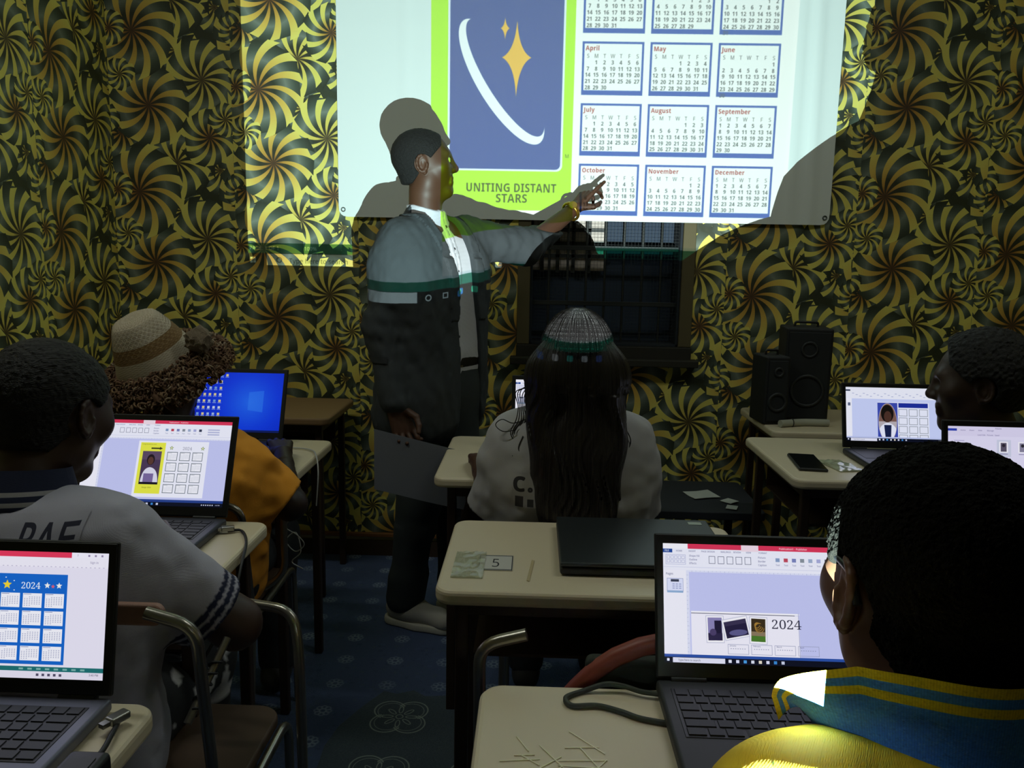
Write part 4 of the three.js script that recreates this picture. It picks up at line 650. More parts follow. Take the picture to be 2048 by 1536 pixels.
  const jacket = field(jl, { k: 0.035, extra: (x, y, z, d) => {
    const s = side(x, z), a = ahead(x, z); let q = d + 0.006 * noise(x * 13, y * 9, z * 13) + 0.004 * noise(x * 30 + y * 18, y * 12, z * 30) + 0.002 * noise(x * 60, y * 40, z * 60);
    const dl = Math.hypot(x - elL.x, y - elL.y, z - elL.z), dr = Math.hypot(x - elR.x, y - elR.y, z - elR.z); if (dl < 0.17) q += 0.004 * Math.sin((x - z) * 95) * (1 - dl / 0.17); if (dr < 0.15) q += 0.003 * Math.sin(y * 110 + x * 20) * (1 - dr / 0.15);
    const sl = y > 1.3 ? 0.02 + (y - 1.3) * 0.37 : 0.02 - (1.3 - y) * 0.08, sr = y > 1.3 ? -0.075 + (y - 1.3) * 0.08 : -0.075 - (1.3 - y) * 0.12;
    if (Math.abs(s) < 0.16 && a > -0.03) { const e = Math.max(s - sl, sr - s); if (e > -0.02 && e < 0.042 && y > 1.14 && y < 1.5) q -= 0.009 * Math.min(1, (e + 0.02) / 0.01) * (y > 1.355 && y < 1.37 ? 0 : 1); q = smax(q, -Math.max(e, -a - 0.02, 0.5 - y), 0.004); }
    return smax(q, y - 1.535 + 0.35 * Math.max(0, a + 0.03), 0.006); } });
  { const [lo, hi] = bounds(jl, 0.02); const b = part('blazer', local(nets(jacket, lo, hi, 0.0065), base), cloth('#383d41'), t);
    const pk = patch(jacket, V(-0.54, 1.02, -2.40), V(0, 0, -1), V(1, 0, 0), 0.13, 0.022, 10, 3, 0.004); part('pocket_flap', local(pk, base), cloth('#303438'), b); }
  // trousers, belt, shoes
  const tr = [...levels([[V(pel.x, 0.86, pel.z), 0.095, 0.105], [V(pel.x, 0.99, pel.z), 0.082, 0.108]], U), cap(hipR, knR, 0.096, 0.078), cap(knR, anR, 0.078, 0.07), cap(hipL, knL, 0.096, 0.078), cap(knL, anL, 0.078, 0.07)];
  part('trousers', local(blob(tr, 0.008, { k: 0.03, extra: (x, y, z, d) => smax(d + 0.006 * noise(x * 11, y * 16, z * 11) * (y < 0.4 ? 1.6 : 0.7), 0.055 - y, 0.006) }), base), cloth('#33393a'), t);
  const belt = part('belt', local(blob(levels([[V(pel.x, 0.96, pel.z), 0.085, 0.113], [V(pel.x, 1.03, pel.z), 0.083, 0.113]], U), 0.006, { k: 0.03, extra: (x, y, z, d) => smax(d, Math.abs(y - 0.992) - 0.019, 0.003) }), base), std('#16130f', 0.45), t);
  { const p = pel.clone().addScaledVector(F, 0.118).setY(0.992).sub(base), g = rbox(0.04, 0.034, 0.006, 0.003).rotateY(Math.atan2(F.x, F.z)).translate(p.x, p.y, p.z); part('buckle', g, std('#8c8470', 0.3, { metalness: 0.8 }), belt); }
  for (const [an, d] of [[anR, V(0.93, 0, 0.36)], [anL, V(0.85, 0, 0.5)]]) {
    d.normalize(); const b0 = an.clone().setY(0), at = (f, y, s = 0) => b0.clone().addScaledVector(d, f).add(V(0, y, 0)).add(V(-d.z, 0, d.x).multiplyScalar(s));
    const up = [cap(at(-0.035, 0.06), at(0.03, 0.062), 0.042, 0.046), cap(at(0.03, 0.062), at(0.14, 0.045), 0.044, 0.034), cap(at(0.14, 0.045, -0.012), at(0.17, 0.042, 0.012), 0.03, 0.03), cap(at(-0.01, 0.07), at(-0.015, 0.105), 0.042, 0.044)];
    const sh = part('shoe', local(blob(up, 0.005, { k: 0.03, extra: (x, y, z, q) => smax(q, 0.025 - y, 0.004) }), base), std('#b9b4ab', 0.75), t);
    const so = [cap(at(-0.04, 0.012), at(0.06, 0.012), 0.044, 0.046), cap(at(0.06, 0.012), at(0.16, 0.014), 0.046, 0.04)]; part('sole', local(blob(so, 0.005, { k: 0.02, extra: (x, y, z, q) => smax(smax(q, y - 0.028, 0.004), 0.001 - y, 0.003) }), base), std('#c9c5b8', 0.8), sh);
    for (let i = 0; i < 4; i++) { const c = at(0.045 + i * 0.022, 0.1 - i * 0.009).sub(base), r = V(-d.z, 0, d.x); part('lace', tube([c.clone().addScaledVector(r, -0.022).add(V(0, -0.012, 0)), c.clone().add(V(0, 0.002, 0)), c.clone().addScaledVector(r, 0.022).add(V(0, -0.012, 0))], 0.0028, 8, 6), std('#c9d2c6', 0.8), sh); }
  }
  // gold watch on the pointing wrist
  const wd = wrL.clone().sub(elL).normalize(), wc = lerpV(elL, wrL, 0.93).sub(base), wq = new THREE.Quaternion().setFromUnitVectors(V(0, 0, 1), wd);
  const wt = part('wristwatch', new THREE.TorusGeometry(0.036, 0.0055, 8, 28).scale(1, 1, 1.6).applyQuaternion(wq).translate(wc.x, wc.y, wc.z), std('#c79a3a', 0.28, { metalness: 0.9 }), t);
  const fc = wc.clone().add(V(-0.2, 0.2, 0.9).addScaledVector(wd, -V(-0.2, 0.2, 0.9).dot(wd)).setLength(0.038)); part('watch_face', new THREE.CylinderGeometry(0.016, 0.016, 0.007, 20).applyQuaternion(new THREE.Quaternion().setFromUnitVectors(V(0, 1, 0), fc.clone().sub(wc).normalize())).translate(fc.x, fc.y, fc.z), std('#d8b45a', 0.3, { metalness: 0.8 }), wt);
}
{ // the large sheet he carries: two folded leaves
  const g = new THREE.BoxGeometry(0.30, 0.20, 0.0012, 24, 14, 1), p = g.attributes.position;
  for (let i = 0; i < p.count; i++) { const x = p.getX(i), y = p.getY(i); p.setXYZ(i, x, y - x * 0.22, p.getZ(i) + 0.02 * Math.sin(x * 9 + 0.5) + 0.012 * x * y * 30); }
  g.rotateY(0.12).computeVertexNormals(); g.translate(-0.362, 0.665, -2.505); single('paper_sheet', g, std('#6d7079', 0.9), 'large pale paper sheet held low by the standing man', 'paper');
}

// ---- seated people ----
// o: all joints; returns the group, the shirt field and useful pieces
function seated(label, o) {
  const base = V(o.pelvis.x, 0, o.pelvis.z), t = thing('person', label, 'person', base.toArray()), U = o.axis ?? V(1, 0, 0), k = o.k ?? 1;
  const M = headMatrix(o.head, o.yaw, o.pitch ?? 0, o.roll ?? 0, o.hs ?? 0.97), H = headShape(M), sh = o.sh, el = o.el, wr = o.wr;
  const neckTop = V(0, -0.055, -0.018).applyMatrix4(M), neckP = cap(o.neck, neckTop, 0.052 * k, 0.05 * k, 0.03);
  const knees = o.kn ?? [V(o.pelvis.x - 0.11, 0.49, o.pelvis.z - 0.40), V(o.pelvis.x + 0.11, 0.49, o.pelvis.z - 0.40)], ankles = knees.map((p) => V(p.x, 0.09, p.z + 0.04)), hips = [-1, 1].map((s) => o.pelvis.clone().addScaledVector(U, s * 0.085));
  const tl = [[o.pelvis, 0.085 * k, 0.098 * k], [lerpV(o.pelvis, o.chest, 0.5), 0.075 * k, 0.095 * k], [o.chest, 0.105 * k, 0.098 * k], [lerpV(o.chest, o.neck, 0.55), 0.085 * k, 0.062 * k]];
  const inner = [...levels(tl.map(([c, a, r]) => [c, a, r - 0.012]), U), neckP]; for (let i = 0; i < 2; i++) inner.push(cap(sh[i], el[i], 0.044 * k, 0.037 * k), cap(el[i], wr[i], 0.037 * k, 0.025 * k), cap(hips[i], knees[i], 0.07, 0.05), cap(knees[i], ankles[i], 0.048, 0.036));
  const pieces = [blob(inner, 0.012, { k: 0.035 }), blob([...H.prims, neckP], o.headCell ?? 0.004, { k: 0.02, subs: H.subs })];
  for (let i = 0; i < 2; i++) { const f = wr[i].clone().sub(el[i]).normalize(); pieces.push(blob([...handShape(wr[i], o.hd?.[i] ?? f, o.hn?.[i] ?? V(0, -1, 0), V(i ? -1 : 1, 0, 0), [0.28, 0.28, 0.3, 0.32], { k: 0.92 * k }), cap(lerpV(el[i], wr[i], 0.75), wr[i], 0.029 * k, 0.025 * k)], 0.004, { k: 0.01 })); }
  part('body', local(mergeGeometries(pieces), base), skin(o.skin ?? '#5a3a2a'), t);
  const sl = o.sleeve ?? [0.9, 0.9], g = o.loose ?? 0.012, shirtP = [...levels(tl.map(([c, a, r], i) => [c, a, r + g]), U)];
  for (let i = 0; i < 2; i++) { const e = lerpV(sh[i], el[i], sl[i]); shirtP.push(cap(sh[i], e, (0.05 + g) * k, (0.048 + g) * k)); }
  const wr1 = o.wrinkle ?? 0.004;
  const shirtF = field(shirtP, { k: 0.05, extra: (x, y, z, d) => { let q = d + wr1 * noise(x * 14, y * 20, z * 14) + wr1 * 0.4 * noise(x * 37, y * 37, z * 37); for (let i = 0; i < 2; i++) { const a = sh[i], b = el[i], bx = b.x - a.x, by = b.y - a.y, bz = b.z - a.z, L = bx * bx + by * by + bz * bz, h = ((x - a.x) * bx + (y - a.y) * by + (z - a.z) * bz) / L; if (h > sl[i] * 0.8) { const dx = x - a.x - bx * h, dy = y - a.y - by * h, dz = z - a.z - bz * h; if (dx * dx + dy * dy + dz * dz < 0.012) q = smax(q, (h - sl[i]) * Math.sqrt(L), 0.004); } } return q; } });
  const [lo, hi] = bounds(shirtP, 0.02);
  const sm = part('shirt', local(nets(shirtF, lo, hi, o.cell ?? 0.008, { colorOf: o.colorOf ? (x, y, z) => o.colorOf(x, y, z) : null, uvOf: (x, y, z) => [x * 8 + z * 4, y * 8] }), base), o.colorOf ? clothV() : cloth(o.shirt), t);
  const trP = [...levels([[o.pelvis.clone().add(V(0, -0.02, 0)), 0.09, 0.105], [o.pelvis.clone().add(V(0, 0.06, 0)), 0.085, 0.105]], U)]; for (let i = 0; i < 2; i++) trP.push(cap(hips[i], knees[i], 0.088, 0.066), cap(knees[i], ankles[i], 0.064, 0.055));
  part('trousers', local(blob(trP, 0.01, { k: 0.03, extra: (x, y, z, d) => smax(d + 0.005 * noise(x * 12, y * 14, z * 12), 0.06 - y, 0.005), colorOf: o.trouserColor }), base), o.trouserColor ? clothV() : cloth(o.trousers ?? '#23262c'), t);
  for (let i = 0; i < 2; i++) { const a = ankles[i], up = [cap(V(a.x, 0.045, a.z + 0.03), V(a.x, 0.04, a.z - 0.14), 0.04, 0.034), cap(V(a.x, 0.05, a.z), V(a.x, 0.085, a.z + 0.005), 0.04, 0.04)]; part('shoe', local(blob(up, 0.007, { k: 0.025, extra: (x, y, z, d) => smax(d, 0.002 - y, 0.003) }), base), std('#3a3836', 0.7), t); }
  return { t, base, M, H, shirtF, U };
}
// ---- long-haired girl in the middle ----
{
  const g = seated('girl with long black hair in a pale shirt seated in the middle', {
    pelvis: V(0.11, 0.52, -2.00), chest: V(0.10, 0.83, -1.965), neck: V(0.105, 0.955, -1.96), head: V(0.108, 1.102, -1.955), yaw: Math.PI, pitch: 0.18, hs: 0.95, k: 0.95,
    sh: [V(-0.045, 0.888, -1.965), V(0.245, 0.895, -1.965)], el: [V(-0.105, 0.70, -2.03), V(0.285, 0.70, -2.03)], wr: [V(-0.15, 0.772, -2.22), V(0.21, 0.78, -2.22)], hd: [V(-0.05, -0.02, -1), V(-0.25, -0.02, -1)], sleeve: [0.98, 0.98], loose: 0.02, wrinkle: 0.007, shirt: '#b4b2b6', skin: '#4a3024', cell: 0.007 });
  const hairP = [ell(V(0.108, 1.128, -1.945), [0.088, 0.106, 0.108]), cap(V(0.045, 1.08, -1.90), V(0.17, 1.08, -1.90), 0.062), ...levels([[V(0.11, 1.08, -1.895), 0.055, 0.055], [V(0.108, 0.98, -1.885), 0.068, 0.052], [V(0.112, 0.86, -1.86), 0.066, 0.046], [V(0.115, 0.76, -1.85), 0.055, 0.04], [V(0.12, 0.68, -1.855), 0.04, 0.03]], V(1, 0, 0)), cap(V(0.03, 1.04, -1.93), V(0.005, 0.93, -1.93), 0.04, 0.02), cap(V(0.19, 1.04, -1.93), V(0.215, 0.93, -1.92), 0.04, 0.022)];
  const hf = field(hairP, { k: 0.04, extra: (x, y, z, d) => { const a = y > 1.06 ? Math.atan2(x - 0.108, z + 1.945) * 0.1 : x; const w = y < 1.06 ? a + 0.012 * Math.sin(y * 34 + a * 20) : a; return d + (y < 1.04 ? 0.011 * noise(w * 34, y * 7, 3) : 0) + (y > 1.06 ? 0.003 * noise(w * 170, 4.5, 7.5) + 0.0016 * noise(w * 420, 2.5, 3.5) : 0.0045 * noise(w * 120, y * 5, z * 20 + 7) + 0.002 * noise(w * 320, y * 9, z * 40)); } });
  const [lo, hi] = bounds(hairP, 0.015), strand = grainTex(512, 64, (u, v, x, y) => 0.5 + 0.9 * fbm(x * 0.35, 0.5, 2, 3), 0, 255);
  const hm = phys('#242021', 0.30, { bumpMap: strand, bumpScale: 0.004, specularIntensity: 1 });
  const hair = part('hair', local(nets(hf, lo, hi, 0.0042, { uvOf: (x, y, z) => [Math.atan2(x - 0.108, z + 1.99) * 1.2, y * 1.2] }), g.base), hm, g.t);
  const q = rng(8), sg = [];
  for (let i = 0; i < 130; i++) {                                        // single strands combed down from the crown
    const a = -1.9 + 3.8 * i / 129 + (q() - 0.5) * 0.1, pts = []; for (let j = 0; j < 7; j++) { const e = 1.42 - j * 0.26, R2 = 1.03 + 0.012 * q(); pts.push([0.108 + Math.sin(a + (q() - 0.5) * 0.02) * Math.cos(e) * 0.089 * R2 - g.base.x, 1.128 + Math.sin(e) * 0.108 * R2, -1.945 + Math.cos(a) * Math.cos(e) * 0.11 * R2 - g.base.z]); } sg.push(tube(pts, 0.0007, 12, 4));
  }
  const sm = part('crown_strands', join(sg), hm, hair); sm.userData.kind = 'stuff';
  const curl = (pts) => part('loose_strand', tube(pts.map(([x, y, z]) => [x - g.base.x, y, z - g.base.z]), 0.0013, 28, 5), hm, hair);
  for (let i = 0; i < 7; i++) { const e = i * 0.006, f = q() * 0.01; curl([[0.02 - e * 0.5, 1.08 - e, -1.915], [-0.004 - e, 1.035 - f, -1.915], [-0.012 - e * 0.6, 0.995, -1.908], [-0.002 - e, 0.96 + f, -1.90], [-0.022 - e * 0.8, 0.935 - f, -1.888], [-0.012 - e * 0.4, 0.90, -1.873]]); }
  curl([[-0.012, 0.965, -1.905], [-0.045, 0.955, -1.90], [-0.072, 0.965, -1.895], [-0.088, 0.952, -1.89], [-0.07, 0.938, -1.882], [-0.04, 0.942, -1.878]]); curl([[-0.01, 0.955, -1.895], [-0.035, 0.935, -1.885], [-0.028, 0.905, -1.872], [-0.045, 0.88, -1.866]]);
  curl([[-0.02, 0.93, -1.87], [-0.03, 0.90, -1.862], [-0.015, 0.875, -1.858], [-0.03, 0.85, -1.86]]); curl([[0.21, 0.98, -1.88], [0.24, 0.93, -1.875], [0.235, 0.90, -1.87]]);
  const print = canvasTex(256, 256, (c, w, h) => { R(c, 0, 0, w, h, '#b4b2b6'); c.lineWidth = 16; c.lineJoin = 'round'; c.strokeStyle = '#39373d'; c.font = '140px monospace'; c.textAlign = 'center'; c.textBaseline = 'middle'; c.strokeText('C.', 88, 78); R(c, 20, 170, 60, 86, '#413f45'); R(c, 110, 190, 46, 60, '#46444a'); R(c, 190, 180, 60, 76, '#403e44'); });
  part('shirt_print', local(patch(g.shirtF, V(0.0, 0.80, -1.60), V(0, 0, -1), V(1, 0, 0), 0.085, 0.085, 14, 14), g.base), cloth('#ffffff', { map: print }), g.t);
}
// ---- boy at the left in the pale jersey ----
{
  const eR = V(-0.500, 0.725, -1.26), sR = V(-0.648, 0.888, -1.165), U = V(0.99, 0, -0.12).normalize();
  const sleeveT = (x, y, z) => { const d = eR.clone().sub(sR); return V(x, y, z).sub(sR).dot(d) / d.lengthSq(); };
  const white = lin('#adabbb'), navy = lin('#1a2140');
  const g = seated('boy in a pale navy-trimmed jersey with lettering on the back at the left', {
    pelvis: V(-0.81, 0.52, -1.17), chest: V(-0.81, 0.835, -1.135), neck: V(-0.805, 0.965, -1.165), head: V(-0.79, 1.085, -1.25), yaw: Math.PI - 0.22, pitch: 0.25, roll: 0, hs: 0.98, axis: U, k: 1.02,
    sh: [V(-0.97, 0.888, -1.12), sR], el: [V(-1.06, 0.72, -1.2), eR], wr: [V(-0.95, 0.775, -1.44), V(-0.72, 0.785, -1.47)], sleeve: [0.8, 0.80], loose: 0.016, wrinkle: 0.006, cell: 0.005, skin: '#3f2a20',
    colorOf: (x, y, z) => { if (x > -0.68) { const h = sleeveT(x, y, z); if (h > 0.62 && sR.clone().lerp(eR, h).distanceTo(V(x, y, z)) < 0.088) { const q = (h - 0.62) / 0.2; return (q > 0.30 && q < 0.42) || (q > 0.62 && q < 0.74) ? white : q > 0.1 ? navy : white; } } return white; },
    trouserColor: (x, y, z) => noise(x * 30, y * 30, z * 30) > 0.35 ? lin('#b9b6b8') : lin('#131418') });
  shortHair(g.M, 0.008, hairMat, g.t, g.base, { amp: 0.0022 });
  // knitted collar with two pale stripes
  const ring = (r0, r1, y0, y1, n = 40) => { const pos = [], uv = [], idx = []; for (let j = 0; j <= 6; j++) for (let i = 0; i <= n; i++) { const a = i / n * Math.PI * 2, s = j / 6, r = r0 + (r1 - r0) * s + (j === 0 ? -0.004 : 0); pos.push(-0.803 + Math.cos(a) * r * 1.08 - g.base.x, y0 + (y1 - y0) * s + 0.012 * Math.sin(a), -1.165 + Math.sin(a) * r - 0.014 * s - g.base.z); uv.push(i / n, s); } for (let j = 0; j < 6; j++) for (let i = 0; i < n; i++) { const a = j * (n + 1) + i, b = a + n + 1; idx.push(a, a + 1, b, b, a + 1, b + 1); } const q = new THREE.BufferGeometry(); q.setAttribute('position', new THREE.Float32BufferAttribute(pos, 3)); q.setAttribute('uv', new THREE.Float32BufferAttribute(uv, 2)); q.setIndex(idx); q.computeVertexNormals(); return q; };
  const stripes = canvasTex(64, 128, (c, w, h) => { R(c, 0, 0, w, h, '#1a2140'); R(c, 0, h * 0.50, w, h * 0.11, '#a8a6ac'); R(c, 0, h * 0.74, w, h * 0.11, '#a8a6ac'); });
  part('collar', ring(0.088, 0.070, 0.958, 1.016), cloth('#ffffff', { map: stripes }), g.t);
  const pr = canvasTex(512, 160, (c, w, h) => { R(c, 0, 0, w, h, '#adabbb'); c.save(); c.translate(w / 2, h / 2); c.scale(1.1, 1); c.font = 'bold 150px monospace'; c.textAlign = 'center'; c.textBaseline = 'middle'; c.fillStyle = '#2b2c40'; c.fillText('A RAE', 0, 6); c.restore(); });
  part('back_lettering', local(patch(g.shirtF, V(-0.722, 0.942, -0.85), V(0, 0, -1), V(1, 0, 0), 0.138, 0.058, 26, 10, 0.0014), g.base), cloth('#ffffff', { map: pr }), g.t);
}
// ---- person with the knitted hat ----
{
  const g = seated('person in an orange shirt and knitted brimmed hat seated by the left wall', {
    pelvis: V(-0.90, 0.52, -1.95), chest: V(-0.885, 0.765, -1.945), neck: V(-0.93, 0.90, -1.965), head: V(-0.95, 1.028, -2.01), yaw: Math.PI - 0.25, pitch: 0.3, roll: -0.15, hs: 0.95,
    sh: [V(-1.05, 0.80, -1.95), V(-0.74, 0.80, -1.95)], el: [V(-1.12, 0.70, -2.05), V(-0.625, 0.71, -1.97)], wr: [V(-1.05, 0.775, -2.22), V(-0.73, 0.775, -2.24)], sleeve: [0.9, 0.92], loose: 0.02, wrinkle: 0.011, shirt: '#dc9226', skin: '#2c1d17' });
  shortHair(g.M, 0.007, hairMat, g.t, g.base, { cell: 0.005 });
}
{ // the hat itself: striped crown, ruffled brown brim
  const t = thing('knitted_hat', 'cream and tan knitted hat with a shaggy brown ruffled brim', 'hat', [-0.968, 1.066, -2.0]); t.rotation.set(0.42, 0, 0.26); t.scale.setScalar(1.08);
  const prof = (s) => s < 0.72 ? [0.052 + 0.052 * Math.pow(s / 0.72, 0.75) - 0.05 * Math.max(0, 0.1 - s) * 5, 0.125 - 0.12 * Math.pow(s / 0.72, 1.3)] : [0.104, 0.005];
  const pos = [], uv = [], idx = [], NU = 72, NV = 40;
  for (let j = 0; j <= NV; j++) for (let i = 0; i <= NU; i++) { const s = j / NV, a = i / NU * Math.PI * 2, cr = s < 0.12 ? s / 0.12 : 1, r = (s < 0.12 ? 0.05 * Math.sqrt(cr) : 0.05 + 0.056 * Math.pow((s - 0.12) / 0.88, 0.8)) * (1 + 0.035 * Math.cos(a * 6) * (1 - s)), y = (s < 0.12 ? 0.132 - 0.006 * cr * cr : 0.126 - 0.13 * Math.pow((s - 0.12) / 0.88, 1.1)) + 0.002 * Math.sin(s * 130); pos.push(Math.cos(a) * r * 0.94, y, Math.sin(a) * r); uv.push(i / NU, 1 - s); }
  for (let j = 0; j < NV; j++) for (let i = 0; i < NU; i++) { const a = j * (NU + 1) + i, b = a + NU + 1; idx.push(a, a + 1, b, b, a + 1, b + 1); }
  const cg = new THREE.BufferGeometry(); cg.setAttribute('position', new THREE.Float32BufferAttribute(pos, 3)); cg.setAttribute('uv', new THREE.Float32BufferAttribute(uv, 2)); cg.setIndex(idx); cg.computeVertexNormals();
  const knit = canvasTex(256, 256, (c, w, h) => { R(c, 0, 0, w, h, '#b3a691'); R(c, 0, 112, w, 54, '#7a5e38'); R(c, 0, 232, w, 24, '#7a5e38'); for (let i = 0; i < 64; i++) for (let j = 0; j < 64; j++) { c.fillStyle = (i + j) % 2 ? 'rgba(60,40,20,0.22)' : 'rgba(255,250,235,0.16)'; c.fillRect(i * 4, j * 4 + (i % 2), 3, 2); } });
  part('crown', cg, std('#ffffff', 0.95, { map: knit, bumpMap: weave, bumpScale: 0.002 }), t);
  const bp = [], bi = [], BN = 150, BJ = 12; for (let j = 0; j <= BJ; j++) for (let i = 0; i <= BN; i++) { const s = j / BJ, a = i / BN * Math.PI * 2, r = 0.098 + 0.062 * s + 0.008 * s * Math.sin(a * 13 + 2 * Math.sin(a * 3)), y = 0.012 - 0.045 * s * s + 0.02 * s * Math.sin(a * 17 + 1.5 * Math.sin(a * 5)) + 0.010 * s * noise(Math.cos(a) * 14, Math.sin(a) * 14, s * 8); bp.push(Math.cos(a) * r * 0.96, y, Math.sin(a) * r); }
  for (let j = 0; j < BJ; j++) for (let i = 0; i < BN; i++) { const a = j * (BN + 1) + i, b = a + BN + 1; bi.push(a, a + 1, b, b, a + 1, b + 1); }
  const bg = new THREE.BufferGeometry(); bg.setAttribute('position', new THREE.Float32BufferAttribute(bp, 3)); bg.setIndex(bi); bg.computeVertexNormals(); const brown = std('#5e4432', 1), brim = part('brim', bg, brown, t);
  const q = rng(23), loop = new THREE.TorusGeometry(0.0048, 0.002, 5, 8), M4 = new THREE.Matrix4(), im = new THREE.InstancedMesh(loop, std('#ffffff', 1), 4200); im.name = 'yarn_loops'; im.userData.kind = 'stuff'; im.castShadow = im.receiveShadow = true;
  for (let i = 0; i < 4200; i++) { const a = q() * 6.283, s = 0.15 + 0.95 * q(), r = 0.098 + 0.062 * s, y = 0.012 - 0.045 * s * s + (q() - 0.35) * 0.026; M4.compose(V(Math.cos(a) * r, y, Math.sin(a) * r), new THREE.Quaternion().setFromEuler(new THREE.Euler(q() * 6, q() * 6, q() * 6)), V(1, 1, 1).multiplyScalar(0.6 + q() * 0.7)); im.setMatrixAt(i, M4); im.setColorAt(i, new THREE.Color(...lin(['#6a4e3a', '#553c2c', '#7d634a', '#8d7c66'][Math.floor(q() * 3.3)]))); }
  brim.add(im);
  const bob = new THREE.IcosahedronGeometry(0.03, 3), bpos = bob.attributes.position; for (let i = 0; i < bpos.count; i++) { const x = bpos.getX(i), y = bpos.getY(i), z = bpos.getZ(i), k = 1 + 0.22 * noise(x * 120, y * 120, z * 120); bpos.setXYZ(i, x * k, y * k, z * k); } bob.computeVertexNormals(); const pom = part('ruffle', bob, std('#8f7f6a', 1, { bumpMap: fineGrain, bumpScale: 0.004 }), t, 'paler ruffle on the right of the brim'); pom.position.set(0.132, 0.045, 0.01);
}
// ---- man at the right edge ----
{
  const g = seated('dark-haired man in profile at the right edge in a blue shirt with yellow collar', {
    pelvis: V(1.27, 0.52, -2.06), chest: V(1.265, 0.79, -2.06), neck: V(1.245, 0.905, -2.085), head: V(1.205, 1.04, -2.14), yaw: -Math.PI / 2 - 0.45, pitch: 0.12, hs: 1.12, axis: V(0.95, 0, -0.3).normalize(),
    sh: [V(1.09, 0.83, -2.03), V(1.43, 0.83, -2.1)], el: [V(1.08, 0.70, -2.12), V(1.47, 0.68, -2.15)], wr: [V(1.16, 0.775, -2.33), V(1.38, 0.775, -2.34)], shirt: '#1f3c66', skin: '#3a261c', loose: 0.016 });
  shortHair(g.M, 0.022, hairMat, g.t, g.base, { amp: 0.004, freq: 160 });
  const cg = new THREE.TorusGeometry(0.078, 0.014, 10, 40).scale(1, 1, 1.5).rotateX(Math.PI / 2 - 0.25).translate(1.243 - g.base.x, 0.905, -2.085 - g.base.z); part('collar', cg, cloth('#b9a52c'), g.t);
}
// ---- boy in the front right: the nearest figure ----
{
  const head = V(0.360, 1.068, -0.672), yellow = '#c9a70f';
  const g = seated('boy in a yellow shirt with popped blue collar seated in the right foreground', {
    pelvis: V(0.360, 0.52, -0.47), chest: V(0.355, 0.81, -0.55), neck: V(0.353, 0.965, -0.605), head, yaw: Math.PI + 0.06, pitch: 0.16, hs: 1.05, headCell: 0.003, k: 1.0,
    sh: [V(0.200, 0.914, -0.555), V(0.503, 0.903, -0.56)], el: [V(0.165, 0.68, -0.56), V(0.560, 0.68, -0.56)], wr: [V(0.285, 0.55, -0.72), V(0.475, 0.55, -0.72)], hn: [V(0.315, -1, 0), V(-0.3, -1, 0)], sleeve: [0.85, 0.85], loose: 0.016, wrinkle: 0.004, shirt: yellow, skin: '#6b4530', cell: 0.006, kn: [V(0.265, 0.46, -0.88), V(0.485, 0.46, -0.88)] });
  // tight short curls: fine noise on the cap
  shortHair(g.M, 0.008, phys('#0f0d0a', 0.95, { bumpMap: fineGrain, bumpScale: 0.0015, specularIntensity: 0.15 }), g.t, g.base, { cell: 0.0021, amp: 0.0024, freq: 480, nape: 0.085 });
  // spectacle arm behind the left ear
  const P = (x, y, z) => V(x, y, z).applyMatrix4(g.M).sub(g.base);
  part('glasses_arm', tube([P(0.074, 0.026, 0.03), P(0.078, 0.024, 0.0), P(0.080, 0.018, -0.018), P(0.080, -0.004, -0.03)], 0.0042, 24, 8), std('#101114', 0.35), g.t);
  // popped collar: a flared strip around the neck, striped along its free edge
  const tex = canvasTex(512, 256, (c, w, h) => { R(c, 0, 0, w, h, '#2f6fd0'); R(c, 0, 0, w, 24, '#cdb21c'); R(c, 0, 46, w, 22, '#cdb21c'); const q = rng(3); for (let i = 0; i < 9000; i++) { c.fillStyle = q() < 0.5 ? 'rgba(0,0,0,0.07)' : 'rgba(255,255,255,0.06)'; c.fillRect(q() * w, q() * h, 2, 4); } for (let i = 0; i < 170; i++) R(c, i * 3, 0, 1, h, 'rgba(0,0,0,0.10)'); });
  const pos = [], uv = [], idx = [], NU = 90, NV = 14, C0 = V(0.351, 0, -0.625);
  for (let j = 0; j <= NV; j++) for (let i = 0; i <= NU; i++) {
    const u = i / NU, s = j / NV, a = (-0.04 + u * 1.2) * Math.PI, fl = Math.max(0, 1 - u / 0.18), fr = Math.max(0, (u - 0.84) / 0.16);       // 0 = left front, 0.5 = nape
    let r = 0.079 + 0.011 * s + 0.004 * Math.sin(a * 5) * s, y = 0.952 + 0.088 * s + 0.012 * Math.sin(a) * 0 - 0.006 * s * Math.cos(a * 2);
    r += 0.028 * s * Math.min(1, fl * 1.8) + 0.008 * fl - 0.010 * s * Math.max(0, fl - 0.8) * 5; y -= s * s * (0.02 * fl + 0.058 * fl ** 3) + 0.004 * fl; r += fr * 0.01 * s; y -= fr * 0.03 * s;
    const x = C0.x - Math.cos(a) * r * 1.12, z = C0.z + Math.sin(a) * r * 0.95 - 0.012 * s;
    pos.push(x - g.base.x, y, z - g.base.z); uv.push(u, s);
  }
  for (let j = 0; j < NV; j++) for (let i = 0; i < NU; i++) { const a = j * (NU + 1) + i, b = a + NU + 1; idx.push(a, a + 1, b, b, a + 1, b + 1); }
  const cg = new THREE.BufferGeometry(); cg.setAttribute('position', new THREE.Float32BufferAttribute(pos, 3)); cg.setAttribute('uv', new THREE.Float32BufferAttribute(uv, 2)); cg.setIndex(idx); cg.computeVertexNormals();
  part('collar', cg, cloth('#ffffff', { map: tex }), g.t, 'blue collar with two yellow stripes, turned up');
}

